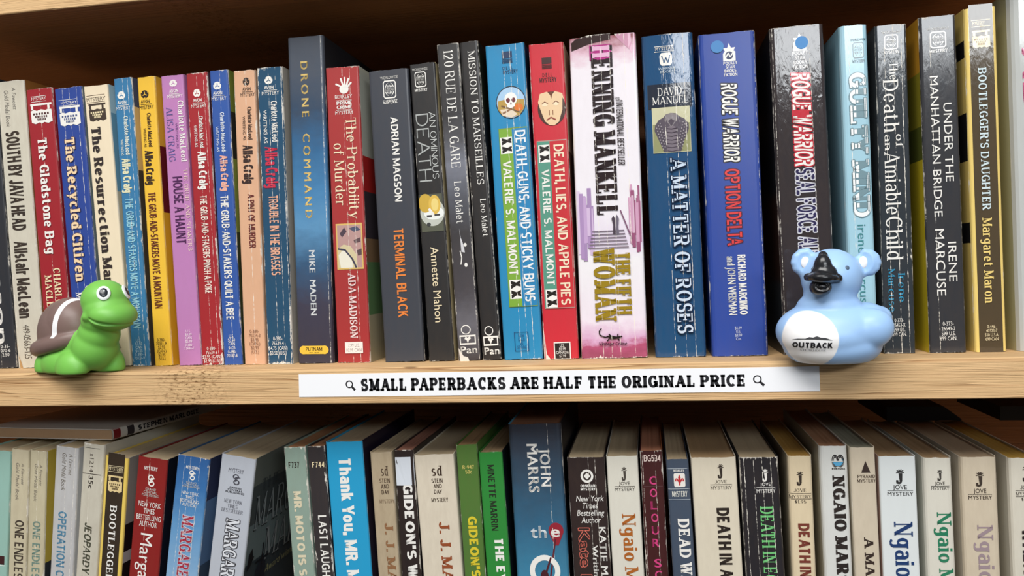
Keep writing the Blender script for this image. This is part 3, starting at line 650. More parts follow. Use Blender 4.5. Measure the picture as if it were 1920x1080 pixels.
 [(907.6, 85, 983.7, 80, 946, 675, 1018, 672.8), (34, 138, 188), 'bright blue paperback with a round skull picture and a green panel', dict(wear=.8, cracks=(.45, .62, .78), wrinkle=.5, r=.0014, back=[(0, .8, (34, 138, 188)), (.8, 1, (110, 160, 70))], front=(30, 40, 80)),
  [('DB', .42, .68, 97, 120, 125, 139, .42, .8, (24, 58, 96)), ('E', .2, .96, 162, 223, (34, 40, 50)), ('E', .22, .94, 164, 221.5, (170, 205, 235)), ('G', .2, .96, 162, 223, [(.06, .3), (.06, .56), (.3, .6), (.7, .58), (.94, .56), (.94, .3), (.78, .1), (.5, .03), (.2, .1)], (186, 152, 76)), ('G', .2, .96, 162, 223, [(.2, .11), (.12, .3), (.5, .3), (.7, .12), (.5, .03)], (232, 214, 190)),
   ('E', .42, .74, 174, 199, (244, 242, 238)), ('R', .48, .68, 194, 204, (244, 242, 238)), ('E', .46, .56, 184, 193, (110, 50, 60)), ('E', .6, .7, 184, 193, (110, 50, 60)), ('G', .5, .66, 192, 200, [(.5, 1), (.65, .4), (.35, .4)], (80, 50, 50)), ('L', .3, .86, 196, 214, [(.05, .9), (.9, .1)], .07, (120, 90, 60)), ('L', .3, .86, 196, 214, [(.95, .95), (.1, .1)], .07, (150, 110, 80)), ('E', .66, .88, 196, 210, (222, 120, 50)),
   ('R', .22, .95, 240, 575, (120, 150, 60)), ('R', .235, .945, 242, 573.5, (34, 132, 186)), ('R', .23, .56, 242, 574, (126, 172, 62)), ('ZZ', .25, .55, 257, 288), ('ZZ', .26, .56, 524, 560),
   ('T', 'n', 'DEATH, GUNS, AND STICKY BUNS', 246, 566, .64, .9, (240, 244, 246)), ('T', 'n', 'VALERIE S. MALMONT', 301, 515, .28, .5, WH), ('Bx', .3, .66, 622, 658, (24, 60, 110), .04), ('ML', 's', 'FOR/SALE/IN/STORE', 626, 655, .36, .6, (24, 80, 130))]],
 [(988, 83, 1058.5, 79, 1022, 673.7, 1084, 671), (204, 42, 58), 'red paperback with a pale mask face and a green panel', dict(wear=1.1, wrinkle=.6, cracks=(.02,), r=.0014, back=[(0, .8, (200, 44, 58)), (.8, 1, (130, 170, 150))], front=[(0, .17, (70, 56, 50)), (.17, .66, (120, 90, 70)), (.66, 1, (232, 210, 170))]),
  [('DB', .36, .64, 108, 130, 137, 154, .27, .76, (60, 28, 32)), ('E', .18, .98, 172, 236, (70, 46, 40)), ('G', .18, .98, 172, 236, [(.1, .95), (.36, 1), (.5, .86), (.64, 1), (.9, .92), (.97, .68), (.86, .4), (.74, .1), (.56, .0), (.4, .02), (.24, .14), (.12, .42), (.02, .7)], (236, 204, 162)),
   ('G', .18, .98, 172, 236, [(.44, .99), (.5, .78), (.57, .99)], (110, 60, 40)), ('E', .3, .48, 192, 199, (250, 226, 190)), ('E', .62, .8, 192, 199, (250, 226, 190)), ('L', .3, .48, 190, 200, [(0, .5), (.5, .95), (1, .5)], .12, (120, 70, 50)), ('L', .62, .8, 190, 200, [(0, .5), (.5, .95), (1, .5)], .12, (120, 70, 50)),
   ('L', .46, .66, 206, 217, [(.25, .9), (.25, .1)], .1, (140, 90, 60)), ('L', .46, .66, 206, 217, [(.75, .9), (.75, .1)], .1, (140, 90, 60)), ('L', .42, .68, 219, 226, [(0, .1), (.5, .8), (1, .1)], .14, (150, 70, 60)),
   ('R', .1, .96, 263, 578, (176, 150, 140)), ('R', .11, .95, 265, 576.5, (200, 40, 52)), ('R', .11, .47, 265, 576.5, (86, 152, 132)), ('ZZ', .14, .46, 271, 304), ('ZZ', .14, .47, 542, 576),
   ('T', 'n', 'DEATH, LIES, AND APPLE PIES', 272, 572, .58, .86, (244, 226, 196)), ('T', 'n', 'VALERIE S. MALMONT', 317, 534, .2, .42, WH), ('R', .3, .78, 641, 673, (240, 236, 230)), ('R', .33, .75, 643, 672, (30, 28, 30)), ('ML', 's', 'U.S./$5.99/CANADA/$7.99', 645, 671, .36, .72, WH),
   ('G', 0, .2, 600, 673, [(0, 0), (1, 0), (.5, .12), (.2, .4), (0, 1)], (236, 228, 218))]],
 [(1066, 72, 1192.6, 62, 1090, 672, 1215, 670.7), [(0, (150, 70, 100)), (.035, (176, 84, 120)), (.06, (214, 170, 206)), (.12, (238, 228, 240)), (.3, (242, 240, 243)), (.36, (232, 220, 238)), (.45, (240, 236, 242)), (.9, (240, 234, 240)), (.95, (226, 190, 206)), (.985, (160, 90, 100)), (1, (120, 70, 80))],
  'thick white paperback with heavy black and gold lettering and purple edges', dict(wear=1.6, cracks=(.34, .47, .6, .82), r=.0016, rough=.2, front=(70, 50, 66)),
  [('G', 0, 1, 64, 92, [(.03, .55), (.1, .8), (.3, 1), (.62, 1), (.62, .6), (.3, .4), (.1, .1), (.03, .0)], (50, 34, 36)), ('G', 0, 1, 66, 170, [(.68, 1), (.98, 1), (.98, .5), (.9, .7), (.74, .9)], (206, 150, 176)),
   *COLS,
   ('R', .3, .62, 84, 112, (176, 50, 130)), ('T', 'B', 'HENNING MANKELL', 86, 402, .32, .64, (34, 24, 32)), ('T', 'B', 'H', 86, 108, .34, .6, (230, 180, 210)), ('T', 'i', '#', 183, 190, .66, .74, BK), ('T', 'I', '1 INTERNATIONAL BESTSELLER', 190, 311, .67, .77, (40, 34, 40))] +
  [('R', .24 - .012 * k, .72 + .012 * k, 432 + 6.2 * k, 434.2 + 6.2 * k, (120 + 4 * k, 108 + 4 * k, 124 + 3 * k)) for k in range(6)] + [('L', .2, .84, 395, 455, [(.74, 1), (.98, .1)], .03, (130, 90, 120)),
   ('G', .52, .68, 403, 440, [(.2, 0), (.25, .5), (.1, .8), (.3, .95), (.42, .8), (.45, 0)], (70, 62, 76)), ('G', .52, .68, 403, 440, [(.5, .0), (.52, .55), (.46, .85), (.62, 1), (.8, .8), (.72, .4), (.78, 0)], (110, 104, 120)),
   ('T', 'B', 'WOMAN', 465, 602, .24, .56, (156, 130, 32)), ('T', 'B', 'THE FIFTH', 475, 590, .57, .79, (156, 130, 32)), 
   ('L', .28, .64, 615, 639, [(.12, 1), (.02, .8), (.03, .5), (.25, .3), (.4, .34)], .05, BK), ('G', .28, .64, 615, 639, [(.32, .4), (.5, .44), (.75, .34), (.95, .4), (1, .32), (.78, .18), (.5, .12), (.4, .3)], BK), ('L', .28, .64, 615, 639, [(.42, .55), (.5, .38), (.4, .12), (.34, .0)], .05, BK), ('L', .28, .64, 615, 639, [(.8, .55), (.78, .3), (.84, .02)], .05, BK),
   ('H', 'I', 'Vintage Crime', 641, 647, .28, .7, (70, 40, 60))]],
 [(1203.6, 65, 1297, 62.4, 1226.7, 670.7, 1327.4, 667.8), (28, 78, 120), 'blue paperback with a square cobra picture on its wrinkled spine', dict(wear=.7, cracks=(.4, .62, .8), wrinkle=1.0, rough=.09, r=.0024, bulge=.0005),
  [('R', .24, .62, 86, 87, WH), ('H', 'b', 'MYSTERY', 88, 94, .26, .62, WH), ('R', .24, .62, 96, 97, WH), ('G', .34, .58, 99, 123, [(.15, 0), (.85, 0), (1, .2), (1, .8), (.85, 1), (.15, 1), (0, .8), (0, .2)], WH), ('L', .38, .54, 104, 118, [(0, 1), (.25, 0), (.5, .7), (.75, 0), (1, 1)], .14, (28, 78, 120)), ('ML', 's', 'WARNER/BOOKS', 126, 138, .3, .64, (190, 205, 215)),
   ('R', .0, 1, 157, 203, (34, 46, 62)), ('H', 'f', 'DAVID', 164, 179, .27, .74, WH), ('H', 'f', 'MANUEL', 181, 195, .16, .86, WH), ('R', .14, .88, 201, 286, (206, 204, 170)), ('R', .15, .87, 232, 285, (150, 152, 110)),
   ('G', .15, .87, 203, 285, [(.28, 0), (.16, .25), (.04, .5), (.06, .62), (.16, .74), (.3, .8), (.36, .86), (.5, .89), (.64, .87), (.72, .8), (.86, .74), (.97, .62), (.97, .5), (.84, .25), (.74, 0)], (92, 86, 98)), ('G', .15, .87, 203, 285, [(.36, .0), (.35, .3), (.38, .55), (.5, .62), (.64, .55), (.67, .3), (.66, .0)], (122, 114, 124)), ('G', .15, .87, 203, 285, [(.34, .84), (.5, .89), (.66, .85), (.64, .7), (.5, .56), (.38, .7)], (140, 134, 138)), ('G', .15, .87, 203, 285, [(.42, .7), (.5, .76), (.6, .7), (.5, .58)], (84, 78, 90))] +
  [('L', .15, .87, 203, 285, [(.37, .03 + .085 * k), (.5, .01 + .085 * k), (.66, .03 + .085 * k)], .018, (66, 58, 72)) for k in range(7)] +
  [('E', .15 + .72 * (x - .014), .15 + .72 * (x + .014), 285 - 82 * (y + .016), 285 - 82 * (y - .016), (168, 162, 166)) for k in range(8) for j in range(3) for x, y in ((.1 + .025 * k * .9 + .05 * j - .012 * (7 - k) * 0, .56 - .07 * k + .05 * j), (.92 - .0225 * k - .05 * j, .56 - .07 * k + .05 * j)) if y > .02] + [('T', 'g', 'A MATTER OF ROSES', 297, 625, .46, .76, (206, 222, 240), (16, 40, 70))]],
 [(1309, 64, 1415.6, 57, 1335, 669, 1442.6, 666), (36, 70, 156), 'royal blue paperback with a blue dot sticker and red and white slanted lettering', dict(wear=.9, cracks=(.97,), r=.0024, bulge=.0003, front=[(0, .22, (150, 170, 190)), (.22, .5, (170, 90, 60)), (.5, 1, (40, 50, 90))]),
  [('G', .42, .64, 81, 115, [(0, 0), (1, 0), (1, .5), (.86, .56), (1, .74), (.66, .72), (.5, 1), (.36, .72), (0, .74), (.16, .56), (0, .42)], WH), ('E', .46, .6, 97, 112, (40, 50, 90)), ('L', .46, .6, 97, 112, [(0, .2), (.4, .8), (.6, .3), (1, .8)], .16, WH), ('ML', 'n', 'POCKET/STAR/BOOKS/FICTION', 116, 145, .42, .66, WH),
   ('T', 'I', 'ROGUE WARRIOR', 156, 304, .36, .64, WH, (14, 16, 30)), ('T', 'n', 'OPTION DELTA', 317, 460, .36, .62, (222, 54, 56), (70, 24, 60)), ('T', 'N', 'RICHARD MARCINKO', 478, 590, .52, .66, WH), ('T', 'b', 'and JOHN WEISMAN', 480, 590, .33, .47, WH), ('ML', 's', '$6.99/U.S./$8.99/Can.', 612, 639, .42, .54, (200, 208, 225)),
   ('sticker', .21, .44, 75, 98, (62, 128, 188), 'round blue dot sticker', True)]],
 [(1445, 52, 1541.5, 45, 1468, 666, 1576, 664), (50, 47, 51), 'black paperback with glossy creased top and red boxed lettering, directly behind the blue toy', dict(wear=1.0, cracks=(.04, .72), wrinkle=1.2, rough=.09, r=.0022, bulge=.0003, back=(16, 16, 18)),
  [('G', .42, .66, 62, 96, [(0, 0), (1, 0), (1, .5), (.86, .56), (1, .74), (.66, .72), (.5, 1), (.36, .72), (0, .74), (.16, .56), (0, .42)], WH), ('ML', 'n', 'POCKET/STAR/BOOKS/FICTION', 97, 131, .4, .68, (222, 220, 218)),
   ('R', .34, .66, 206, 222, (196, 50, 66)), ('T', 'I', 'ROGUE WARRIOR', 137, 312, .36, .7, WH, (196, 50, 66)), ('T', 'n', 'SEAL FORCE ALPHA', 316, 512, .36, .7, (44, 44, 84), (214, 214, 222)),
   ('sticker', .46, .7, 69, 93, (62, 132, 194), 'round blue dot sticker', True)]],
 [(1572.6, 49, 1627, 45, 1596, 664, 1649, 662.5), (166, 208, 224), 'pale blue paperback with white outlined title, above the right ear of the blue toy', dict(wear=.5, cracks=(.3,), rough=.14, r=.0024, bulge=.0003, back=(150, 196, 214), front=(214, 226, 230)),
  [('WW', .44, .84, 80, 110, (66, 96, 108), 'MYSTERY'), ('T', 'k', 'GUILTY MIND', 137, 407, .28, .86, (246, 248, 248), (120, 150, 160)), ('T', 's', 'irene  marcuse', 421, 580, .38, .68, (70, 140, 146))]],
 [(1641.5, 49, 1697.8, 43, 1656.3, 661, 1719.6, 659.5), (44, 54, 62), 'dark navy paperback with white serif title and teal author name', dict(wear=1.1, cracks=(.28, .56, .82), wrinkle=.9, rough=.1, back=(28, 32, 36)),
  [('WW', .28, .72, 65, 93, WH, 'MYSTERY'), ('T', 'f', 'The', 117, 150, .42, .68, WH), ('T', 'f', 'Death', 149, 248, .2, .68, WH), ('T', 'f', 'of', 252, 278, .56, .78, WH), ('T', 'f', 'an', 252, 282, .2, .42, WH), ('T', 'f', 'Amiable', 284, 402, .18, .66, WH), ('T', 'f', 'Child', 406, 488, .16, .68, WH),
   ('T', 'f', 'Irene', 512, 566, .5, .72, (52, 150, 190)), ('T', 'f', 'Marcuse', 503, 584, .18, .4, (52, 150, 190)), ('ML', 's', '0-373-/26453-X/599 U.S./699 CAN.', 597, 632, .26, .72, WH)]],
 [(1723, 32.6, 1791, 27, 1742.5, 662, 1815, 660.6), (50, 54, 60), 'charcoal paperback with plain white capitals and a yellow back cover, near the right end', dict(wear=1.0, cracks=(.28,), wrinkle=.6, rough=.12, r=.0014, back=[(0, .58, (206, 184, 40)), (.58, .68, (90, 96, 34)), (.68, .84, (150, 140, 40)), (.84, 1, (206, 150, 44))]),
  [('WW', .28, .72, 59, 90, WH, 'MYSTERY'), ('T', 's', 'UNDER THE', 194, 341, .58, .8, WH), ('T', 's', 'MANHATTAN BRIDGE', 142, 406, .24, .46, WH), ('T', 's', 'IRENE', 454, 528, .58, .8, WH), ('T', 's', 'MARCUSE', 429, 554, .24, .48, WH), ('ML', 's', '0-373-/26549-2/599 U.S./699 CAN.', 603, 640, .28, .74, WH)]],
 [(1807, 14, 1868, 12, 1828.7, 660, 1889, 659), (236, 208, 122), 'yellow edged paperback with dark brown glossy spine at the right end of the upper shelf', dict(wear=.6, wrinkle=.8, rough=.09, r=.0016, back=[(0, .32, (226, 196, 110)), (.32, .38, (24, 22, 22)), (.38, .56, (226, 196, 110)), (.56, .7, (24, 22, 22)), (.7, .86, (226, 196, 110)), (.86, .91, (24, 22, 22)), (.91, 1, (226, 196, 110))]),
  [('R', .13, .88, 8, 666, (78, 68, 52)), ('R', .2, .8, 37, 38, CR), ('H', 's', 'MYSTERY', 40, 47, .24, .62, CR), ('R', .2, .8, 49, 50, CR), ('HS', .22, .78, 57, 90, (246, 226, 176), (140, 120, 80)), ('T', 'g', "BOOTLEGGER'S DAUGHTER", 127, 394, .36, .62, (214, 232, 236)), ('T', 'g', 'Margaret Maron', 408, 568, .34, .64, (240, 212, 130)), ('ML', 's', '0-446-/40323-7/550 U.S.A./699 CAN', 609, 640, .3, .74, CR)]],
 [(1891, -20, 1960, -24, 1912, 659, 1980, 657), (190, 194, 192), 'glossy pale grey book cut off by the right edge of the upper shelf', dict(wear=.3, rough=.09, r=.004, bulge=.0004, back=(170, 170, 140), depth=.12, name='paperback_book'),
  [('T', 'b', 'AD A', 88, 300, .3, .62, (196, 90, 130))]],
]
# ------------------------------------------------------------------ the lower row (rows below 1080 run out of the frame)
def jove(u0, u1, p0, p1, a, b, c, d, col, title, tc, t0, t1, v0, v1, st='k', price=None, fs='s', w=None):
    return [('JV', (u0 + u1) / 2 - (w or .1), (u0 + u1) / 2 + (w or .1), p0, p1, col), ('JM', u0, u1, a, b, c, d, col, fs, price), ('T', st, title, t0, t1, v0, v1, tc)]
GT = (96, 100, 96); BR = (56, 44, 38)
def gold(title, col, t0, t1, y, u=(.3, .72), fu=.56, dx=0.0):
    return [('T', 'i', 'A Fawcett', y, y + 40, fu + dx, fu + .15 + dx, (120, 116, 108)), ('T', 'i', 'Gold Medal Book', y, y + 70, fu - .3 + dx, fu - .12 + dx, (120, 116, 108)), ('T', 'n', title, t0, t1, u[0], u[1], col)]
LO = [
 [(-34, 842, 20.5, 844.5, -42, 1080, 13, 1080), (150, 190, 178), 'pale teal paperback cut off by the left edge of the lower shelf', dict(wear=.5), [('R', .6, 1, 1040, 1056, (60, 30, 34)), ('R', .5, 1, 1057, 1058.5, WH)]],
 [(22, 841.5, 54, 843, 14, 1080, 49, 1080), (208, 199, 170), 'thin cream paperback with black title beside the pale teal one on the lower shelf', dict(wear=.8, soil=.35),
  gold('ONE ENDLESS HOUR', (52, 50, 48), 975, 1150, 868, (.34, .84), .62)],
 [(55.5, 843.6, 89, 846, 50.5, 1080, 81, 1080), (206, 198, 168), 'thin cream paperback with faded green title and yellow front cover', dict(wear=1.0, soil=.4, cracks=(.5,), front=[(0, .6, (40, 44, 50)), (.6, 1, (200, 176, 70))]),
  gold('ONE ENDLESS HOUR', (112, 146, 136), 977, 1150, 870, (.3, .76), .62)],
 [(105, 837.6, 148, 837.6, 93, 1080, 137, 1080), (196, 197, 198), 'grey white paperback with light blue condensed title on the lower shelf', dict(wear=1.2, cracks=(.5, .86), soil=.3),
  gold('OPERATION CHECKMATE', (66, 132, 166), 959, 1180, 850, (.26, .62), .62)],
 [(155.6, 831, 198, 832.6, 144, 1080, 182, 1080), (208, 204, 188), 'dirty cream paperback with dark green slanted title, left of the black and yellow spine', dict(wear=1.2, soil=.35, cracks=(.4,), dth=.32),
  [('R', .1, .8, 840, 841, GT), ('T', 's', 's1214', 851, 885, .36, .54, (64, 62, 60)), ('R', .05, .92, 888, 889.2, (60, 58, 56)), ('T', 'b', '35c', 892, 916, .36, .56, (60, 58, 56)), ('T', 'I', 'JEOPARDY IS MY JOB', 980, 1170, .3, .64, (58, 68, 58))]],
 [(198, 854, 241.5, 859, 183, 1080, 227, 1080), (234, 204, 100), 'yellow bordered paperback with black spine and white slab title on the lower shelf', dict(wear=.3, front=[(0, .36, (120, 112, 104)), (.36, .47, (28, 26, 28)), (.47, .52, (190, 190, 186)), (.52, .62, (28, 26, 28)), (.62, .66, (190, 190, 186)), (.66, .76, (28, 26, 28)), (.76, 1, (160, 160, 152))]),
  [('R', .14, .86, 850, 1300, (50, 42, 34)), ('R', .17, .83, 873.6, 874.4, CR), ('H', 's', 'MYSTERY', 876, 882.6, .18, .82, CR), ('R', .17, .83, 884.4, 885.2, CR), ('HS', .2, .82, 892, 923, (230, 206, 150), (70, 56, 40)), ('T', 'g', "BOOTLEGGER'S DAUGHTER", 947, 1230, .38, .66, WH)]],
 [(259, 854.8, 315.6, 862, 241.5, 1080, 297, 1080), (138, 30, 32), 'dark red paperback with white stacked lettering leaning on the lower shelf, left part', dict(wear=.4, cracks=(.42,), front=(26, 27, 36)),
  [('H', 'n', 'MYSTERY', 875, 882, .25, .7, WH), ('GC', .4, .6, 890, 912, 915, 932, WH), ('ML', 's', 'NEW YORK/TIMES/BESTSELLING/AUTHOR', 941, 990, .12, .94, WH), ('T', 's', 'Margaret Maron', 1000, 1230, .32, .72, WH)]],
 [(335.6, 852, 393, 860, 309, 1080, 373, 1080), [(0, (50, 100, 150)), (.3, (60, 120, 176)), (.55, (140, 180, 214)), (.75, (96, 152, 200)), (.9, (52, 112, 172)), (1, (44, 98, 160))], 'sky blue paperback with red capitals, between the dark red and the silver spines', dict(wear=1.0, cracks=(.24, .42, .72), wrinkle=.6, front=[(0, .5, (150, 170, 186)), (.5, .62, (58, 76, 96)), (.62, .85, (90, 120, 156)), (.85, 1, (48, 56, 88))]),
  [('H', 'n', 'MYSTERY', 874, 880, .3, .7, WH), ('GC', .42, .58, 882, 900, 903, 915, WH), ('ML', 's', 'NEW YORK/TIMES/BESTSELLING/AUTHOR', 922, 951, .22, .8, WH), ('T', 'g', 'MARGARET MARON', 966, 1190, .36, .7, (168, 44, 66), (200, 200, 214))]],
 [(417, 851, 480.7, 859, 390, 1080, 457, 1080), (186, 192, 202), 'silver paperback with dark outlined capitals, its front cover showing a stormy grey picture', dict(wear=.4, wrinkle=.5, rough=.28, front=[(0, .4, (26, 28, 28)), (.4, .62, (60, 68, 74)), (.62, .76, (112, 124, 126)), (.76, .9, (74, 80, 82)), (.9, 1, (112, 116, 110))]),
  [('H', 's', 'MYSTERY', 879, 887, .26, .7, (96, 98, 108)), ('GC', .4, .58, 889, 909, 913, 926, (70, 72, 82)), ('ML', 'f', 'NEW YORK/TIMES/BESTSELLER', 937, 963, .18, .8, (90, 92, 102)), ('T', 'g', 'MARGARET', 973, 1110, .36, .74, (226, 230, 236), (50, 52, 60)),
   ('CT', 'f', 'THE BUZZARD', .152, .159, .10, 1.0, (66, 72, 76)), ('CT', 'f', 'MARGARET', .128, .149, .05, .98, (18, 20, 22)), ('CT', 'f', 'MARGARET', .1285, .1495, .055, .985, (150, 156, 160)), ('CT', 'f', 'MARON', .103, .1245, .22, .96, (18, 20, 22)), ('CT', 'f', 'MARON', .1035, .125, .225, .965, (146, 150, 154)), ('CT', 'i', 'Award winner', .094, .099, .26, .7, (150, 146, 110)),
   ('CP', [(.02, .104), (.03, .114), (.07, .117), (.08, .112), (.1, .111), (.06, .106)], (26, 24, 30)), ('CP', [(.1, .06), (.14, .1), (.2, .108), (.26, .102), (.3, .06)], (38, 40, 52)), ('CP', [(.2, .06), (.2, .116), (.215, .116), (.215, .06)], (30, 30, 36)), ('CP', [(.12, .105), (.12, .1065), (.28, .1065), (.28, .105)], (30, 30, 36))]],
 [(530, 837.6, 573, 837.6, 551, 1080, 590.5, 1080), (142, 166, 154), 'grey green paperback with cream capitals and worn orange edges, right of the silver one', dict(wear=1.8, soil=.25, page=(196, 140, 96), dth=.14),
  [('H', 'n', 'F737', 866, 877, .18, .68, BK), ('T', 'N', 'MR. MOTO IS SO SORRY', 920, 1180, .3, .66, (226, 216, 186))]],
 [(574, 836.4, 609, 835.6, 592.6, 1080, 625, 1080), (48, 46, 50), 'chipped black paperback with white narrow capitals, left of the bright cyan one', dict(wear=2.2, page=(196, 140, 96), dth=-.2),
  [('H', 'n', 'F744', 866, 876, .24, .92, CR), ('T', 'n', 'LAST LAUGH, MR. MOTO', 966, 1180, .36, .82, WH)]],
 [(610, 830.5, 678.5, 824.6, 628, 1080, 698, 1080), (34, 156, 204), 'bright cyan blue paperback with big white title on the lower shelf', dict(wear=.3, wrinkle=.08, rough=.45, soil=.05, front=(34, 26, 46)),
  [('T', 'N', 'Thank You, MR. MOTO', 860, 1150, .33, .66, WH)]],
 [(692, 848, 735, 846, 709.6, 1080, 750, 1080), (192, 176, 148), 'tan ribbed paperback with faint brown author name, right of the bright cyan one', dict(wear=.5, cracks=(), soil=.5, wrinkle=.6),
  [('SD', .46, .78, 874, 892, BR), ('ML', 'n', 'STEIN/AND/DAY', 897, 929, .36, .84, BR), ('H', 'n', 'MYSTERY', 936, 943, .3, .98, (140, 122, 100)), ('T', 'k', 'J. J. MARRIC', 980, 1160, .46, .84, (148, 104, 70))]],
 [(738, 845, 775, 841.5, 752.6, 1080, 790, 1080), (36, 30, 32), 'black paperback with a blank white sticker at the top of its spine', dict(wear=1.0, page=(190, 130, 110)),
  [('T', 'N', "GIDEON'S WRATH", 906, 1170, .36, .84, WH), ('sticker', .04, .98, 857, 910, (212, 218, 226), 'blank white rectangular sticker')]],
 [(776, 854, 850, 848.6, 792.6, 1080, 869, 1080), (226, 216, 196), 'wide cream ribbed paperback with red brown author name, left of the narrow olive green one', dict(wear=.3, soil=.3, wrinkle=.6),
  [('SD', .42, .68, 873, 892, BR), ('ML', 'n', 'STEIN/AND/DAY', 897, 928, .4, .68, BR), ('H', 'n', 'MYSTERY', 933, 941, .36, .78, (70, 60, 50)), ('T', 'k', 'J. J. MARRIC', 978, 1160, .5, .76, (152, 74, 40))]],
 [(853.5, 834.5, 894.5, 831, 871, 1080, 911, 1080), (74, 120, 52), 'narrow olive green paperback with yellow capitals on the lower shelf', dict(wear=.8, soil=.3, page=(176, 140, 96)),
  [('ML', 'n', 'R-947/50c', 872, 890, .26, .8, (214, 200, 110)), ('T', 'N', "GIDEON'S WRATH", 968, 1180, .34, .76, (226, 206, 50))]],
 [(896, 848.6, 941.7, 845.5, 913, 1080, 958, 1080), (38, 134, 54), 'bright green paperback with black and white capitals on the lower shelf', dict(wear=.3, wrinkle=.1, rough=.45, soil=.08, front=(20, 20, 24), page=(190, 160, 120)),
  [('T', 'n', 'MINETTE MARRIN', 871, 995, .34, .62, (24, 36, 26)), ('T', 'N', 'THE EYE OF THE BEHOLDER', 1010, 1330, .42, .78, WH)]],
 [(952.7, 798, 1050, 790, 967, 1080, 1069, 1080), [(0, (76, 156, 190)), (.4, (72, 152, 186)), (.55, (58, 132, 166)), (.7, (46, 100, 132)), (.85, (44, 72, 94)), (1, (46, 52, 66))], 'tall dark blue thriller with a red map pin printed on its spine', dict(wear=.5, cracks=(.74,), r=.0024, front=(20, 20, 28), page=(150, 96, 66), depth=.106),
  [('T', 'b', 'JOHN', 841, 912, .58, .76, WH), ('T', 'b', 'MARRS', 832, 923, .34, .53, WH), ('E', .66, .94, 980, 1010, (150, 34, 52)), ('G', .66, .94, 990, 1026, [(.1, .6), (.9, .6), (.62, .1), (.38, .1)], (150, 34, 52)), ('L', .42, .86, 1010, 1096, [(.82, 1), (.5, .1)], .07, (96, 30, 44)), ('H', 'b', 'th', 986, 1008, .32, .62, (226, 234, 238)), ('H', 'b', 'e', 986, 1006, .7, .87, WH),
   ('O', .26, .84, 1040, 1100, WH, .17), ('L', .26, .84, 1010, 1096, [(.72, .6), (.5, .2)], .06, (80, 26, 40)), ('E', .46, .62, 1068, 1100, (70, 24, 38)), ('T', 'b', 'MARRIAGE ACT', 1110, 1300, .3, .7, WH)]],
 [(1063, 858, 1132.6, 855, 1075, 1080, 1147.5, 1080), (42, 33, 35), 'black brown paperback with a white ring emblem and salmon pink lettering', dict(wear=.9, cracks=(.56, .74), wrinkle=.6),
  [('O', .34, .68, 880, 905, WH, .17), ('G', .34, .68, 880, 905, [(.5, .24), (.76, .5), (.5, .76), (.24, .5)], WH), ('ML', 'N', 'OBSIDIAN/MYSTERY', 908, 921, .32, .72, WH), ('ML', 'i', 'New York/Times/Bestselling/Author', 929, 983, .18, .92, WH),
   ('T', 's', 'Kate MacAlister', 990, 1250, .2, .48, (42, 33, 35), (232, 120, 104)), ('T', 'b', 'KATIE MACALISTER', 988, 1200, .74, .92, WH), ('T', 'b', 'Writing As', 1022, 1120, .54, .68, WH)]],
 [(1135.6, 856, 1196, 852.4, 1149, 1080, 1208.5, 1080), (222, 219, 206), 'off white paperback with orange brown title, right of the black brown one', dict(wear=.3, soil=.15, wrinkle=.15),
  jove(.22, .86, 876, 901, 903, 909, 914, 920, (70, 66, 62), 'Ngaio Marsh', (176, 98, 34), 963, 1160, .4, .82, 'g')],
 [(1199, 846, 1242, 843, 1211, 1080, 1254, 1080), (62, 22, 28), 'dark maroon paperback with pink letters stacked down a cracked spine', dict(wear=1.2, cracks=(.66, .1), front=(170, 100, 60), page=(196, 130, 100)),
  [('H', 'n', 'BG534', 853, 865, .16, .9, (232, 212, 204)), ('R', .1, .95, 911, 912, (90, 60, 64))] +
  [('H', 'b', ch, 893 + 23.4 * k, 908 + 23.4 * k, .36, .68, (214, 66, 130)) for k, ch in enumerate('COLOUR')] + [('H', 'b', ch, 1048 + 22 * k, 1063 + 22 * k, .4, .72, (214, 66, 130)) for k, ch in enumerate('SC')]],
 [(1248, 862, 1291, 859, 1261.5, 1080, 1305, 1080), (60, 76, 96), 'navy paperback with a red and white emblem box and white slab title', dict(wear=.3, rough=.5, wrinkle=.1),
  [('R', .02, .98, 878, 878.8, (190, 200, 206)), ('H', 'k', 'BERKLEY', 880, 884, .3, .78, WH), ('G', .3, .8, 887, 913, [(.08, 0), (.92, 0), (1, .1), (1, .9), (.92, 1), (.08, 1), (0, .9), (0, .1)], (238, 234, 226)),
   ('G', .3, .8, 887, 913, [(.5, .92), (.62, .7), (.56, .1), (.44, .1), (.38, .7)], (192, 44, 50)), ('L', .3, .8, 887, 913, [(.46, .34), (.26, .62), (.14, .54), (.18, .42)], .11, (192, 44, 50)), ('L', .3, .8, 887, 913, [(.54, .34), (.74, .62), (.86, .54), (.82, .42)], .11, (192, 44, 50)), ('R', .42, .7, 900.5, 902, (192, 44, 50)),
   ('R', .02, .98, 916, 916.8, (190, 200, 206)), ('H', 'n', 'MYSTERY', 920.5, 931, .18, .86, (226, 226, 216)), ('R', .02, .98, 936, 936.8, (190, 200, 206)), ('T', 'k', 'DEAD WATER', 972, 1150, .36, .86, WH)]],
 [(1295.6, 858, 1378.5, 855.4, 1307, 1080, 1395.5, 1080), (224, 215, 194), 'wide cream paperback with thin black block title, left of the cracked navy black one', dict(wear=.4, cracks=(), soil=.2, page=(196, 164, 120)),
  jove(.4, .88, 871, 897, 900, 906, 911, 917, (44, 40, 38), 'DEATH IN A WHITE TIE', (28, 26, 28), 952, 1205, .5, .78, 'N', None, 'f', .08)],
 [(1385, 858, 1459, 855.4, 1398.5, 1080, 1473, 1080), (30, 32, 40), 'cracked navy black paperback with green slab title', dict(wear=1.4, cracks=(.36, .58, .8, .12), wrinkle=.6, r=.0018),
  jove(.4, .88, 880, 903, 905, 911, 917, 924, WH, 'DEATH IN ECSTASY', (112, 198, 122), 949, 1170, .46, .8, 'g', None, 's', .09)],
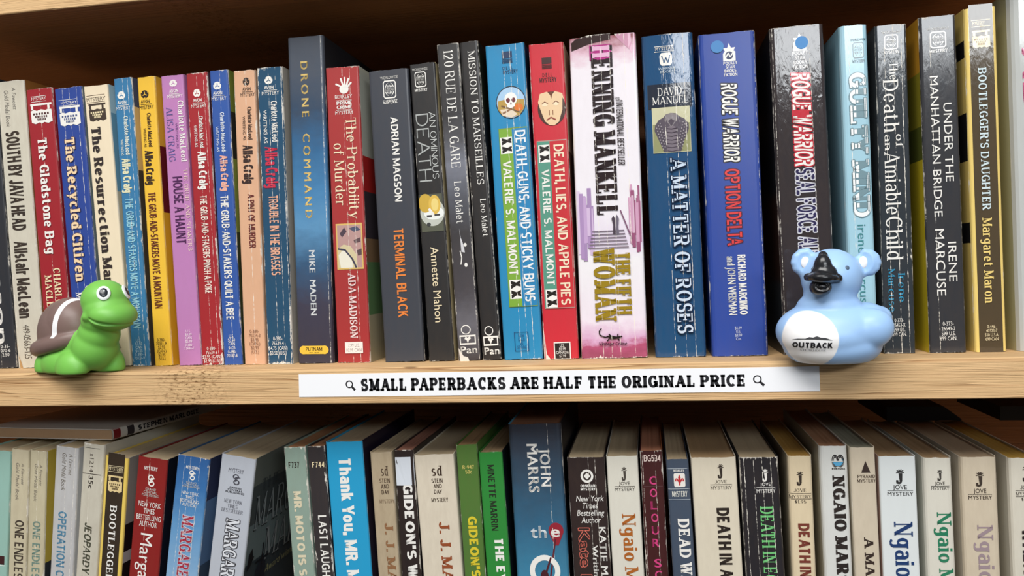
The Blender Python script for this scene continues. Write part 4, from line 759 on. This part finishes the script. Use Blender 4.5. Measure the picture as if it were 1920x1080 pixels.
 [(1477, 856, 1521.5, 852.4, 1484, 1080, 1533, 1080), (226, 209, 176), 'cream paperback with dark red brown title, right of the cracked navy black one', dict(wear=.4, soil=.2, page=(196, 150, 60), back=(190, 176, 146), r=.0022),
  jove(.0, .92, 884, 910, 916, 922, 928, 933.5, (44, 40, 38), 'DEATH IN A WHITE', (118, 52, 44), 981, 1180, .32, .78, 'N', '$1.95', 'f', .16)],
 [(1536, 837, 1588, 834, 1545, 1080, 1602, 1080), (218, 220, 216), 'white paperback with heavy black slab letters and a blue half round emblem', dict(wear=.4, soil=.15, page=(186, 136, 100), back=(176, 172, 156), r=.0024, depth=.112),
  [('E', .42, .86, 852, 874, (30, 34, 40)), ('E', .46, .82, 855, 872, (88, 170, 214)), ('R', .4, .88, 851, 864, (218, 220, 216)), ('O', .42, .66, 852, 876, (30, 34, 40), .12), ('O', .6, .86, 852, 876, (30, 34, 40), .12), ('O', .47, .62, 855, 873, (30, 34, 40), .16), ('O', .65, .81, 855, 873, (30, 34, 40), .16), ('R', .4, .88, 864, 866, (218, 220, 216)), ('G', .42, .86, 853, 875, [(.0, .42), (1, .42), (.9, .15), (.7, .02), (.3, .02), (.1, .15)], (218, 220, 216)), ('G', .42, .86, 853, 875, [(.02, .42), (.98, .42), (.88, .16), (.7, .03), (.3, .03), (.12, .16)], (30, 34, 40)), ('G', .42, .86, 853, 875, [(.08, .38), (.92, .38), (.8, .18), (.68, .09), (.32, .09), (.2, .18)], (88, 170, 214)),
   ('H', 'N', 'FONTANA', 877, 880, .42, .88, BK), ('T', 'B', 'NGAIO MARSH', 891, 1120, .42, .84, (34, 32, 34))]],
 [(1592.6, 838.5, 1640, 837.6, 1603, 1080, 1653, 1080), (214, 202, 180), 'beige paperback with a solid black triangle emblem', dict(wear=.9, soil=.25, page=(150, 158, 140), depth=.108),
  [('G', .42, .78, 864, 886, [(0, 0), (1, 0), (.5, 1)], (42, 34, 38)), ('ML', 'n', 'PYRAMID/MYSTERY', 890, 906, .24, .98, (70, 60, 52)), ('T', 'k', 'A MAN LAY DEAD', 1007, 1250, .4, .76, (40, 32, 34))]],
 [(1647.4, 855.4, 1716, 854, 1655, 1080, 1727.4, 1080), (222, 228, 228), 'clean white paperback with dark navy title, right of the beige one', dict(wear=.2, soil=.06, wrinkle=.1, page=(176, 146, 106), back=(190, 160, 150)),
  jove(.2, .9, 880, 907, 909, 917, 922, 929, (44, 46, 48), 'Ngaio Marsh', (28, 60, 110), 978, 1210, .34, .84, 'g', None, 's', .13)],
 [(1730, 859, 1785, 856, 1738, 1080, 1795.6, 1080), (222, 219, 206), 'off white paperback with green title on the lower shelf', dict(wear=.3, soil=.15, wrinkle=.15, page=(176, 146, 106), back=(196, 194, 180), r=.0026),
  jove(.24, .86, 881, 901, 903, 909, 913, 918, (52, 52, 50), 'Ngaio Marsh', (30, 126, 92), 960, 1170, .4, .88, 'g', None, 's', .1)],
 [(1800, 858, 1869.6, 855, 1808, 1080, 1880, 1080), (214, 201, 178), 'creased beige paperback with mauve grey title, near the right end of the lower shelf', dict(wear=.4, soil=.25, wrinkle=.8, page=(186, 166, 136), back=(192, 182, 166), r=.0026),
  jove(.18, .82, 885, 912, 916, 924, 929, 936, (54, 48, 44), 'Ngaio Marsh', (160, 142, 150), 984, 1220, .38, .8, 'g', None, 's', .13)],
 [(1890, 859, 1946, 857, 1898, 1080, 1956, 1080), (218, 213, 198), 'off white paperback cut off by the right edge of the lower shelf', dict(wear=.5, soil=.2, page=(190, 150, 50), back=(196, 192, 178), r=.0026),
  jove(.2, .95, 874, 903, 910, 917, 922, 929, (44, 42, 40), 'WHEN IN ROME', (44, 40, 44), 990, 1200, .36, .8, 'N', '$1.95', 'f', .15)],
]
# ------------------------------------------------------------------ bookcase
def pine(name, light, dark, shade=0.0):
    m, t, b = material(name); tc = t.new('TexCoord'); o = tc.outputs['Object']
    warp = t.noise(t.mapping(o, (5, 20, 30)), 1.0, 2.0, 0.5)
    sx = t.new('SeparateXYZ'); t.l.new(o, sx.inputs[0])
    com = t.new('CombineXYZ'); t.l.new(t.math('MULTIPLY', sx.outputs[0], 3.0), com.inputs[0])
    k = t.math('MULTIPLY', t.math('SUBTRACT', warp, 0.5), 3.4)
    t.l.new(t.math('ADD', t.math('MULTIPLY', sx.outputs[1], 190.0), k), com.inputs[1])
    t.l.new(t.math('ADD', t.math('MULTIPLY', sx.outputs[2], 300.0), k), com.inputs[2])
    ring = t.noise(com.outputs[0], 1.0, 1.5, 0.55)
    lines = t.ramp(ring, [(0.30, (0, 0, 0, 1)), (0.44, (0.15, 0.15, 0.15, 1)), (0.56, (0.55, 0.55, 0.55, 1)), (0.62, (1, 1, 1, 1)), (0.66, (0.1, 0.1, 0.1, 1)), (0.8, (0.5, 0.5, 0.5, 1))])
    wv = t.math('ADD', t.math('MULTIPLY', t.math('ADD', sx.outputs[2], t.math('MULTIPLY', sx.outputs[1], 0.6)), 520.0), t.math('MULTIPLY', t.noise(t.mapping(o, (2.4, 30, 110)), 1.0, 2.5, 0.6), 11.0))
    fr = t.math('FRACT', wv); gl = t.ramp(fr, [(0.0, (0, 0, 0, 1)), (0.55, (0.12, 0.12, 0.12, 1)), (0.86, (0.7, 0.7, 0.7, 1)), (0.94, (1, 1, 1, 1)), (1.0, (0, 0, 0, 1))])
    vary = t.noise(t.mapping(o, (1.6, 60, 260)), 1.0, 2.0, 0.6)
    lines = t.math('MULTIPLY', gl, t.math('MULTIPLY', t.math('SUBTRACT', vary, 0.30), 3.2, clamp=True))
    fibre = t.noise(t.mapping(o, (40, 900, 2600)), 1.0, 2.0, 0.6)
    broad = t.noise(t.mapping(o, (6, 25, 25)), 1.0, 2.0, 0.5)
    c = t.mix(t.math('MULTIPLY', lines, 0.92), lin(light), lin(dark))
    c = t.mix(t.math('MULTIPLY', fibre, 0.28), c, lin(dark))
    c = t.mix(t.math('MULTIPLY', broad, 0.3), c, lin((214, 160, 100)))
    if shade: c = t.mix(shade, c, lin((96, 56, 30)))  # mixes brown into the wood colour to stand for shade
    # a torn, rough patch of grain on the front edge
    px = t.math('ABSOLUTE', t.math('ADD', sx.outputs[0], 0.255)); torn = t.noise(t.mapping(o, (300, 300, 900)), 1.0, 3.0, 0.7)
    pm = t.math('MULTIPLY', t.math('SUBTRACT', 0.027, px), 60.0, clamp=True)
    tm = t.math('MULTIPLY', pm, t.math('MULTIPLY', t.math('SUBTRACT', torn, 0.5), 6.0, clamp=True), clamp=True)
    c = t.mix(tm, c, lin((112, 74, 36)))
    vo = t.new('TexVoronoi'); t.l.new(t.mapping(o, (14, 60, 55)), vo.inputs['Vector']); vo.inputs['Scale'].default_value = 1.0
    kn = t.math('MULTIPLY', t.math('SUBTRACT', 0.07, vo.outputs['Distance']), 30.0, clamp=True)
    c = t.mix(t.math('MULTIPLY', kn, 0.7), c, lin((96, 62, 34)))
    t.l.new(c, b.inputs['Base Color']); b.inputs['Roughness'].default_value = 0.62; b.inputs['Specular IOR Level'].default_value = 0.3
    bu = t.new('Bump'); bu.inputs['Distance'].default_value = 0.0006; bu.inputs['Strength'].default_value = 0.6
    t.l.new(t.math('SUBTRACT', t.math('ADD', fibre, t.math('MULTIPLY', torn, pm)), t.math('MULTIPLY', lines, 0.7)), bu.inputs['Height']); t.l.new(bu.outputs[0], b.inputs['Normal'])
    return m
PINE = pine('pine_board', (228, 194, 146), (122, 78, 38))
SHADE_PINE = pine('shaded_pine', (160, 110, 78), (98, 64, 44), 0.22)  # darker pine copy, shade inside the bookcase put into its colour
case = empty('bookcase'); tag(case, 'open pine bookcase holding two rows of paperbacks', 'bookcase')
X0, X1, YB = -0.80, 0.66, 0.215
def board(z0, z1, m, seams=()):
    mb = MB(); c = 0.0016
    prof = [(c * .3, z0), (0, z0 + c * .3), (0, z1 - c), (c * .3, z1 - c * .3), (c, z1), (YB, z1), (YB, z0)]
    n = len(prof); V = [(x, y, z) for x in (X0, X1) for y, z in prof]
    q = [(i, (i + 1) % n, (i + 1) % n + n, i + n) for i in range(n)]
    mb.add(V, [tuple(range(n)), tuple(range(2 * n - 1, n - 1, -1))] + q[:-1], m)
    mb.add([V[i] for i in q[-1]], [(0, 1, 2, 3)], SHADE_PINE)      # underside shade put into the colour: a darker copy of the pine
    return mb.build('shelf_board', case)
board(-0.0195, 0.0, PINE)
board(-0.2475, -0.228, PINE)
board(0.2095, 0.229, PINE)
bm_ = MB(); bm_.box((X0, YB, -0.2475), (X1, YB + 0.012, 0.229), SHADE_PINE); bm_.build('back_panel', case)  # back panel wears the pine copy darkened for shade
for x in (-0.258, 0.026):                    # slats nailed under the top board run front to back with open joints
    pass

# ------------------------------------------------------------------ paper sign on the shelf edge
YS = -0.0003
sgn = MB(); wp = plain('white_paper', (244, 245, 248), 0.6); ink = plain('black_ink', (22, 22, 28), 0.5)
P4 = [at(561, 744.5, YS), at(1538, 733.5, YS), at(1536, 687, YS), at(560, 702, YS)]
sgn.add([tuple(p) for p in P4] + [(p.x, -0.00002, p.z) for p in P4], [(0, 1, 2, 3), (7, 6, 5, 4), (0, 4, 5, 1), (1, 5, 6, 2), (2, 6, 7, 3), (3, 7, 4, 0)], wp)
def on_sign(u, v):                           # 0..1 along, 0..1 up
    a = P4[0].lerp(P4[1], u); b = P4[3].lerp(P4[2], u); p = a.lerp(b, v); return (p.x, YS - 0.00008, p.z)
def sign_uv(px, py):
    p = at(px, py, YS); a, b = P4[0], P4[1]; u = (p.x - a.x) / (b.x - a.x)
    lo = a.lerp(b, u).z; hi = P4[3].lerp(P4[2], u).z; return u, (p.z - lo) / (hi - lo)
STY['Z'] = (.26, .23, .0, .12, 0); STY['c'] = (.33, .19, .05, .05, 0)
V, Fc, _ = letters('SMALL PAPERBACKS ARE HALF THE ORIGINAL PRICE', 'c')
u0, v0 = sign_uv(677, 733.5); u1, v1 = sign_uv(1397, 724.5); _, t0 = sign_uv(677, 710.0); _, t1 = sign_uv(1397, 702)
sgn.add([on_sign(u0 + (u1 - u0) * x, (v0 + (v1 - v0) * x) + y * ((t0 - v0) + ((t1 - v1) - (t0 - v0)) * x)) for x, y in V], Fc, ink)
for cx, cy in ((655, 720.5), (1420, 711)):   # magnifying glasses
    r = 0.0021; c = at(cx, cy, YS); n = 28; V = []
    for k in range(n):
        a = 2 * math.pi * k / n
        for q in (1.0, 0.70): V.append((c.x + r * q * math.cos(a), YS - 0.00008, c.z + r * q * math.sin(a)))
    sgn.add(V, [(2 * k, (2 * k + 2) % (2 * n), (2 * k + 3) % (2 * n), 2 * k + 1) for k in range(n)], ink)
    d = 0.7071; w = r * 0.24
    sgn.add([(c.x + d * r * a + d * b * w, YS - 0.00008, c.z - d * r * a + d * b * w) for a, b in ((.85, -1), (.85, 1), (2.15, 1.35), (2.15, -1.35))], [(0, 1, 2, 3)], ink)
tag(sgn.build('paper_sign'), 'white paper strip with black block lettering stuck on the middle shelf edge', 'sign')

# ------------------------------------------------------------------ all the standing books
make(UP, 'paperbacks standing on the upper shelf', 0.0, False)
make(LO, 'paperbacks standing on the lower shelf', -0.228, True)

# ------------------------------------------------------------------ a thin book lying flat on the lower row
zt = -0.0463; p = at(209, 812, 0.032)
lb = empty('paperback_book', (p.x, 0.032, zt), (0, 0, math.radians(-5))); tag(lb, 'thin white paperback lying flat on top of the lower row, black capitals on its spine', 'book')
TH, LN, WD = 0.0066, 0.150, 0.098
sp = MB(); cw = solid((206, 200, 188), 0.5)
N = 8; V = []
for y in (0, LN):
    for k in range(N + 1):
        a = -math.pi / 2 + math.pi * k / N; V.append((0.0012 * math.cos(a), y, TH / 2 + TH / 2 * math.sin(a)))
    for k in range(N, -1, -1):
        a = -math.pi / 2 + math.pi * k / N; V.append((0.0012 * math.cos(a) - .0005, y, TH / 2 + (TH / 2 - .0003) * math.sin(a)))
n = 2 * N + 2
sp.add(V, [(i, (i + 1) % n, (i + 1) % n + n, i + n) for i in range(n)], cw)
def spq(y, z): return (0.0012 * math.sqrt(max(0, 1 - ((z - TH / 2) / (TH / 2)) ** 2)) + 0.00015, y, z)
for y0, y1, c in ((0.0005, 0.0065, (128, 30, 34)), (0.0125, 0.0185, (52, 46, 48))):
    V = [spq(y, TH * q / 8) for y in (y0, y1) for q in range(9)]; sp.add(V, [(k, k + 1, k + 10, k + 9) for k in range(8)], solid(c, .5))
V, Fc, _ = letters('STEPHEN MARLOWE', 'N')
sp.add([spq(0.022 + 0.062 * x, TH * (.26 + .5 * y)) for x, y in V], Fc, ink)
sp.build('spine', lb)
b_ = MB(); b_.box((-WD, 0, TH - .0004), (0, LN, TH), cw); b_.build('front_cover', lb)
b_ = MB(); b_.box((-WD, 0, 0), (0, LN, .0004), cw); b_.build('back_cover', lb)
b_ = MB(); b_.box((-WD + .001, .001, .0004), (-.0006, LN - .001, TH - .0004), page_mat((190, 156, 120))); b_.build('page_block', lb)

# ------------------------------------------------------------------ two black blocks at the back, on top of the lower row
bl = solid((10, 10, 12), 0.6)
for a, b, lab in ((1663, 1790, 'small black flat block lying behind the clean white paperback, left one of two'), (1876, 1990, 'small black flat block at the right edge of the photo, right one of two')):
    x0, x1 = at(a, 791, .12).x, at(b, 791, .12).x
    mb = MB(); h, L_ = 0.0088, 0.07; prof = [(x0, 0), (x1 + .004, 0), (x1 + .004, .001), (x1 - .006, h), (x0, h)]
    V = [(x, y, -0.0530 + z) for y in (.12, .12 + L_) for x, z in prof]; k = 5
    mb.add(V, [tuple(range(k)), tuple(range(2 * k - 1, k - 1, -1))] + [(i, (i + 1) % k, (i + 1) % k + k, i + k) for i in range(k)], bl)
    tag(mb.build('flat_block'), lab, 'block', 'black blocks behind the lower row')

# ------------------------------------------------------------------ rubber toys
def blob(parts, voxel, smooth=10, floor=None):
    """merge ellipsoids (centre, radii, euler degrees) into one continuous skin"""
    bm = bmesh.new()
    for c, r, e in parts:
        M = Matrix.Translation(c) @ Matrix.Rotation(math.radians(e[2]), 4, 'Z') @ Matrix.Rotation(math.radians(e[1]), 4, 'Y') @ Matrix.Rotation(math.radians(e[0]), 4, 'X') @ Matrix.Diagonal((r[0], r[1], r[2], 1))
        bmesh.ops.create_icosphere(bm, subdivisions=4, radius=1.0, matrix=M)
    if floor is not None:
        for v in bm.verts: v.co.z = max(v.co.z, floor)
    me = bpy.data.meshes.new('skin'); bm.to_mesh(me); bm.free()
    o = bpy.data.objects.new('skin', me); COL.objects.link(o)
    md = o.modifiers.new('r', 'REMESH'); md.mode = 'VOXEL'; md.voxel_size = voxel; md.adaptivity = 0
    md = o.modifiers.new('s', 'SMOOTH'); md.factor = 0.5; md.iterations = smooth
    dg = bpy.context.evaluated_depsgraph_get(); ev = o.evaluated_get(dg)
    m2 = bpy.data.meshes.new_from_object(ev, depsgraph=dg)
    V = [v.co.copy() for v in m2.vertices]; Fc = [tuple(p.vertices) for p in m2.polygons]
    bpy.data.objects.remove(o); bpy.data.meshes.remove(me); bpy.data.meshes.remove(m2)
    return V, Fc
def groove(V, line, width, depth):
    """press a groove along a polyline into the skin (towards the line's own inside point)"""
    for v in V:
        best = 1e9
        for a, b, inn in line:
            ab = b - a; t = max(0, min(1, (v - a).dot(ab) / ab.length_squared)); d = (v - a - ab * t).length
            if d < best: best, ii = d, inn
        if best < width:
            k = 1 - (best / width) ** 2; v += (ii - v).normalized() * depth * k * k
MM = 0.001
def mm(L): return [(Vector(c) * MM, tuple(x * MM for x in r), e) for c, r, e in L]
def rubber(name, col, rough=0.42, sss=0.08):
    m, t, b = material(name); b.inputs['Base Color'].default_value = lin(col); b.inputs['Roughness'].default_value = rough
    b.inputs['Specular IOR Level'].default_value = 0.4; b.inputs['Subsurface Weight'].default_value = sss; b.inputs['Subsurface Radius'].default_value = (.004, .004, .003)
    b.inputs['Subsurface Scale'].default_value = 0.5
    return m, t, b
def skin(name, V, Fc, mat, parent):
    mb = MB(); mb.add(V, Fc, mat); return mb.build(name, parent, True)
def ellip(name, c, r, rot, mat, parent):     # small ellipsoid part in its parent's frame
    bm = bmesh.new(); bmesh.ops.create_uvsphere(bm, u_segments=28, v_segments=18, radius=1.0, matrix=Matrix.Translation(c) @ rot @ Matrix.Diagonal((r[0], r[1], r[2], 1)))
    me = bpy.data.meshes.new(name); bm.to_mesh(me); bm.free(); me.materials.append(mat)
    me.polygons.foreach_set('use_smooth', [True] * len(me.polygons))
    o = bpy.data.objects.new(name, me); COL.objects.link(o); o.parent = parent; return o

# --- turtle
b0 = at(150, 697, 0.004)
tur = empty('toy_turtle', (b0.x, 0.004, 0.0002), (0, 0, math.radians(-20)))
tag(tur, 'green rubber toy turtle with brown shell standing on the shelf edge', 'toy turtle')
green = rubber('green_rubber', (120, 190, 82))[0]
body = mm([((0, 0, 9), (24, 13, 9), (0, 0, 0)), ((4, 0, 16), (20, 11, 11), (0, 0, 0)), ((16, 0, 14), (12.5, 12.5, 13), (0, 0, 0)), ((20, 0, 22), (11.5, 11, 11), (0, 12, 0)), ((24, 0, 30), (11, 11.5, 10), (0, 0, 0)),
           ((26.5, 0, 41), (13, 12.2, 12), (0, 0, 0)), ((29, 0, 36), (13, 12.6, 9.5), (0, 0, 0)), ((33.5, 0, 32.6), (12, 13.2, 8.7), (0, 6, 0)), ((26, -10.8, 32.4), (3.4, 2.6, 2.8), (0, 0, 0)), ((26, 10.8, 32.4), (3.4, 2.6, 2.8), (0, 0, 0)),
           ((8, -9.5, 3), (11, 7.5, 10), (0, 0, 0)), ((15, 8, 3), (12, 7.5, 12), (0, 0, 0)), ((-18, -7, 3), (9.5, 7.5, 10), (0, 0, 0)), ((-15, 7, 3), (9, 6, 9), (0, 0, 0)), ((-6, -8, 5), (15, 7.5, 9.5), (0, 0, 0))])
V, Fc = blob(body, 0.00055, 34, 0.0)
pts = []
for k in range(-9, 10):                       # smiling mouth line round the muzzle
    a = math.radians(k * 9.4); z = 26.6 + 4.6 * (abs(k) / 9.0) ** 2.0
    pts.append(Vector(((33.5 - 4.5 * (1 - math.cos(a)) + 10.8 * math.cos(a)) * MM, 13.4 * math.sin(a) * MM, z * MM)))
ln = [(pts[i], pts[i + 1], Vector((28 * MM, 0, 31 * MM))) for i in range(len(pts) - 1)]
groove(V, ln, 0.0016, 0.0017)
for v in V: v.z = max(v.z, 0.0)
skin('body', V, Fc, green, tur)
sm, t, b = rubber('brown_rubber', (120, 98, 92), .4)
tc = t.new('TexCoord'); sx = t.new('SeparateXYZ'); t.l.new(tc.outputs['Object'], sx.inputs[0])
band = t.math('MULTIPLY', t.math('SUBTRACT', 0.0017, t.math('ABSOLUTE', t.math('SUBTRACT', sx.outputs[0], t.math('ADD', -0.0035, t.math('MULTIPLY', sx.outputs[2], 0.08))))), 9000.0, clamp=True)
up = t.math('MULTIPLY', t.math('SUBTRACT', sx.outputs[2], 0.0205), 4000.0, clamp=True)
t.l.new(t.mix(t.math('MULTIPLY', band, up), lin((120, 98, 92)), lin((240, 240, 242))), b.inputs['Base Color'])
shell = [((-10, 0, 22), (20, 14.4, 20.5), (0, -20, 0)), ((-6, 0, 26), (17, 13.6, 17.5), (0, -20, 0))]
for k in range(90):
    a = math.radians(k * 4); shell.append(((-11 + 19.5 * math.cos(a), 13.6 * math.sin(a), 17.0 + 3.6 * math.cos(a) - 1.6 * math.sin(a) ** 2), (4.4, 4.0, 4.6), (0, 0, 0)))
V, Fc = blob(mm(shell), 0.0006, 6)
V2 = [v for v in V]
skin('shell', V2, Fc, sm, tur)
white = plain('white_eye_paint', (240, 246, 246), 0.3); black = plain('black_eye_paint', (34, 40, 46), 0.25)
for sgn_ in (-1, 1):
    d = Vector((.74, .56 * sgn_, .36)).normalized(); c = Vector((26.5, 0, 41)) + Vector((d.x * 12.9, d.y * 12.1, d.z * 11.9))
    R_ = d.to_track_quat('Z', 'Y').to_matrix().to_4x4()
    e = ellip('eye', c * MM, (3.6 * MM, 4.3 * MM, 1.1 * MM), R_, white, tur)
    ellip('pupil', (c + d * .62) * MM, (2.3 * MM, 2.9 * MM, .75 * MM), R_, black, e)
    o_ = (R_ @ Vector((.2, 1.0, 1.2)).to_4d()).to_3d() if False else R_.to_3x3() @ Vector((.3, .9, 1.28))
    ellip('glint', (c + o_) * MM, (.5 * MM, .5 * MM, .16 * MM), R_, white, e)

# --- koala duck
b0 = at(1560, 683, 0.0)
dk = empty('toy_duck', (b0.x, -0.0045, 0.0001)); tag(dk, 'pale blue rubber koala duck with black bill standing on the shelf edge', 'toy duck')
blue_m, t, b = rubber('blue_rubber', (160, 198, 242), .38)
tc = t.new('TexCoord'); sx = t.new('SeparateXYZ'); t.l.new(tc.outputs['Object'], sx.inputs[0])
ex = t.math('MULTIPLY', t.math('ADD', sx.outputs[0], 0.0136), 1 / 0.0118); ez = t.math('MULTIPLY', t.math('SUBTRACT', sx.outputs[2], 0.0122), 1 / 0.0138)
rr = t.math('ADD', t.math('MULTIPLY', ex, ex), t.math('MULTIPLY', ez, ez))
belly = t.math('MULTIPLY', t.math('MULTIPLY', t.math('SUBTRACT', 1.0, rr), 14.0, clamp=True), t.math('MULTIPLY', t.math('SUBTRACT', -0.006, sx.outputs[1]), 1500.0, clamp=True))
t.l.new(t.mix(belly, lin((160, 198, 242)), lin((246, 246, 246))), b.inputs['Base Color'])
bd = [((-1, 0, 15), (26, 20, 15.2), (0, 0, 0)), ((-3, -2, 13), (23, 19, 13.5), (0, 0, 0)), ((13, 2, 17), (14, 15, 11.5), (0, -14, 0)), ((20, 3, 20), (8, 9, 6.5), (0, -20, 0)), ((15, -10, 16.5), (10.5, 8, 9.5), (0, -15, 10)), ((-1, -1, 8), (23, 18.5, 11.5), (0, 0, 0)),
      ((-2, -1, 27.5), (15, 13, 7), (0, 0, 0)), ((-1.5, -2, 33), (12.2, 11.6, 9), (0, 0, 0)), ((-.6, -2, 41), (14.2, 13.2, 14), (0, 0, 0))]
def ear(cx, cz, r, side):
    L = [((cx, -2, cz), (r, 3.6, r), (0, 0, 0))]
    for k in range(-3, 4):
        a = math.radians(90 - side * 90 + side * k * 30 + (14 if side > 0 else -14) * 0); L.append(((cx + (r - .8) * math.cos(math.radians((0 if side > 0 else 180) + 33 * k)), -2, cz + (r - .8) * math.sin(math.radians((0 if side > 0 else 180) + 33 * k))), (2.1, 2.8, 2.1), (0, 0, 0)))
    return L
bd += ear(-12.2, 48.8, 6.2, -1) + ear(15.6, 47.6, 5.8, 1)
V, Fc = blob(mm(bd), 0.00055, 45, 0.0)
for v in V:                                   # hollow of the ears
    for cx, cz in ((-12.8, 48.6), (14.0, 47.8)):
        d = math.hypot(v.x / MM - cx, (v.z / MM - cz) * .8)
        if d < 4.0 and v.y < -0.002: v.y += 0.0012 * (1 - (d / 4.0) ** 2)
    v.z = max(v.z, 0.0)
bv = BVHTree.FromPolygons(V, Fc)
mb = MB(); mb.add(V, Fc, blue_m)
def front(x, z, off=0.00028):
    h = bv.ray_cast(Vector((x * MM, -0.2, z * MM)), Vector((0, 1, 0)))[0]
    return (x * MM, (h.y if h else -0.02) - off, z * MM)
def stamp(txt, st, x0, x1, z0, z1, m_):
    L, F_, _ = letters(txt, st); mb.add([front(x0 + (x1 - x0) * x, z0 + (z1 - z0) * y) for x, y in L], F_, m_)
stamp('OUTBACK', 'Z', -21.4, -4.8, 8.6, 11.2, ink); stamp('STEAKHOUSE', 'f', -18.2, -7.6, 7.0, 7.9, solid((120, 122, 130)))
_h = -1.3
hill = [(-20.2, 12.7), (-18, 13.2), (-15, 13.3), (-13.4, 14.1), (-11.8, 13.9), (-10.2, 14.5), (-8.6, 13.9), (-6.6, 13.8), (-5, 13.1), (-3.6, 12.7)]
L = [front(x + _h, z - .3) for x, z in hill] + [front(x + _h, 12.3 + .45 * math.sin(math.pi * (x + 20.2) / 16.6)) for x, z in hill]
mb.add(L, [(k, k + 1, k + 11, k + 10) for k in range(9)], solid((60, 62, 66)))
body_o = mb.build('body', dk, True)
bill = mm([((-7.0, -14.2, 45.0), (4.4, 4.6, 7.6), (8, 0, 0)), ((-6.6, -15.0, 43.2), (6.0, 4.8, 5.0), (0, 0, 0)), ((-6.4, -12.6, 50.0), (2.6, 3.2, 4.0), (8, 0, 0)), ((-7.6, -16.4, 41.2), (7.6, 5.6, 2.5), (0, 4, 0)), ((-8.2, -18.0, 41.4), (5.8, 5.2, 3.0), (0, 4, 0)), ((-.8, -15.6, 40.8), (2.3, 2.4, 2.2), (0, 0, 0)), ((-13.6, -14.6, 41.8), (2.2, 2.4, 2.0), (0, 0, 0))])
V, Fc = blob(bill, 0.0004, 8); bk = plain('black_rubber', (30, 31, 34), 0.22)
skin('bill', V, Fc, bk, dk)
low = mm([((-8.4, -15.2, 36.8), (5.0, 5.0, 4.3), (0, 0, 0))])
V, Fc = blob(low, 0.0004, 4)
ring = [Vector(((-8.4 + 2.8 * math.cos(math.radians(k * 20))) * MM, -19.7 * MM, (37.4 + 1.5 * math.sin(math.radians(k * 20))) * MM)) for k in range(19)]
groove(V, [(ring[i], ring[i + 1], Vector((-8.4 * MM, -12 * MM, 37 * MM))) for i in range(18)], 0.0011, 0.0009)
skin('lower_bill', V, Fc, bk, dk)
for x, z in ((4.2, 45.6), (-10.5, 45.6)):
    p = Vector(front(x, z, 0)); h = bv.ray_cast(Vector((x * MM, -.2, z * MM)), Vector((0, 1, 0)))
    n_ = h[1] if h[1] is not None else Vector((0, -1, 0))
    if n_.y > 0: n_ = -n_
    ellip('eye', p, (1.05 * MM, 1.05 * MM, .3 * MM), n_.to_track_quat('Z', 'Y').to_matrix().to_4x4(), plain('grey_eye_paint', (84, 104, 126), .4), dk)
for x, z in ((-12.9, 48.6), (13.6, 47.8)):
    p = Vector(front(x, z, 0)); ellip('ear_patch', p, (2.1 * MM, .7 * MM, 2.9 * MM), Matrix.Identity(4), plain('white_ear_paint', (246, 247, 250), .4), dk)
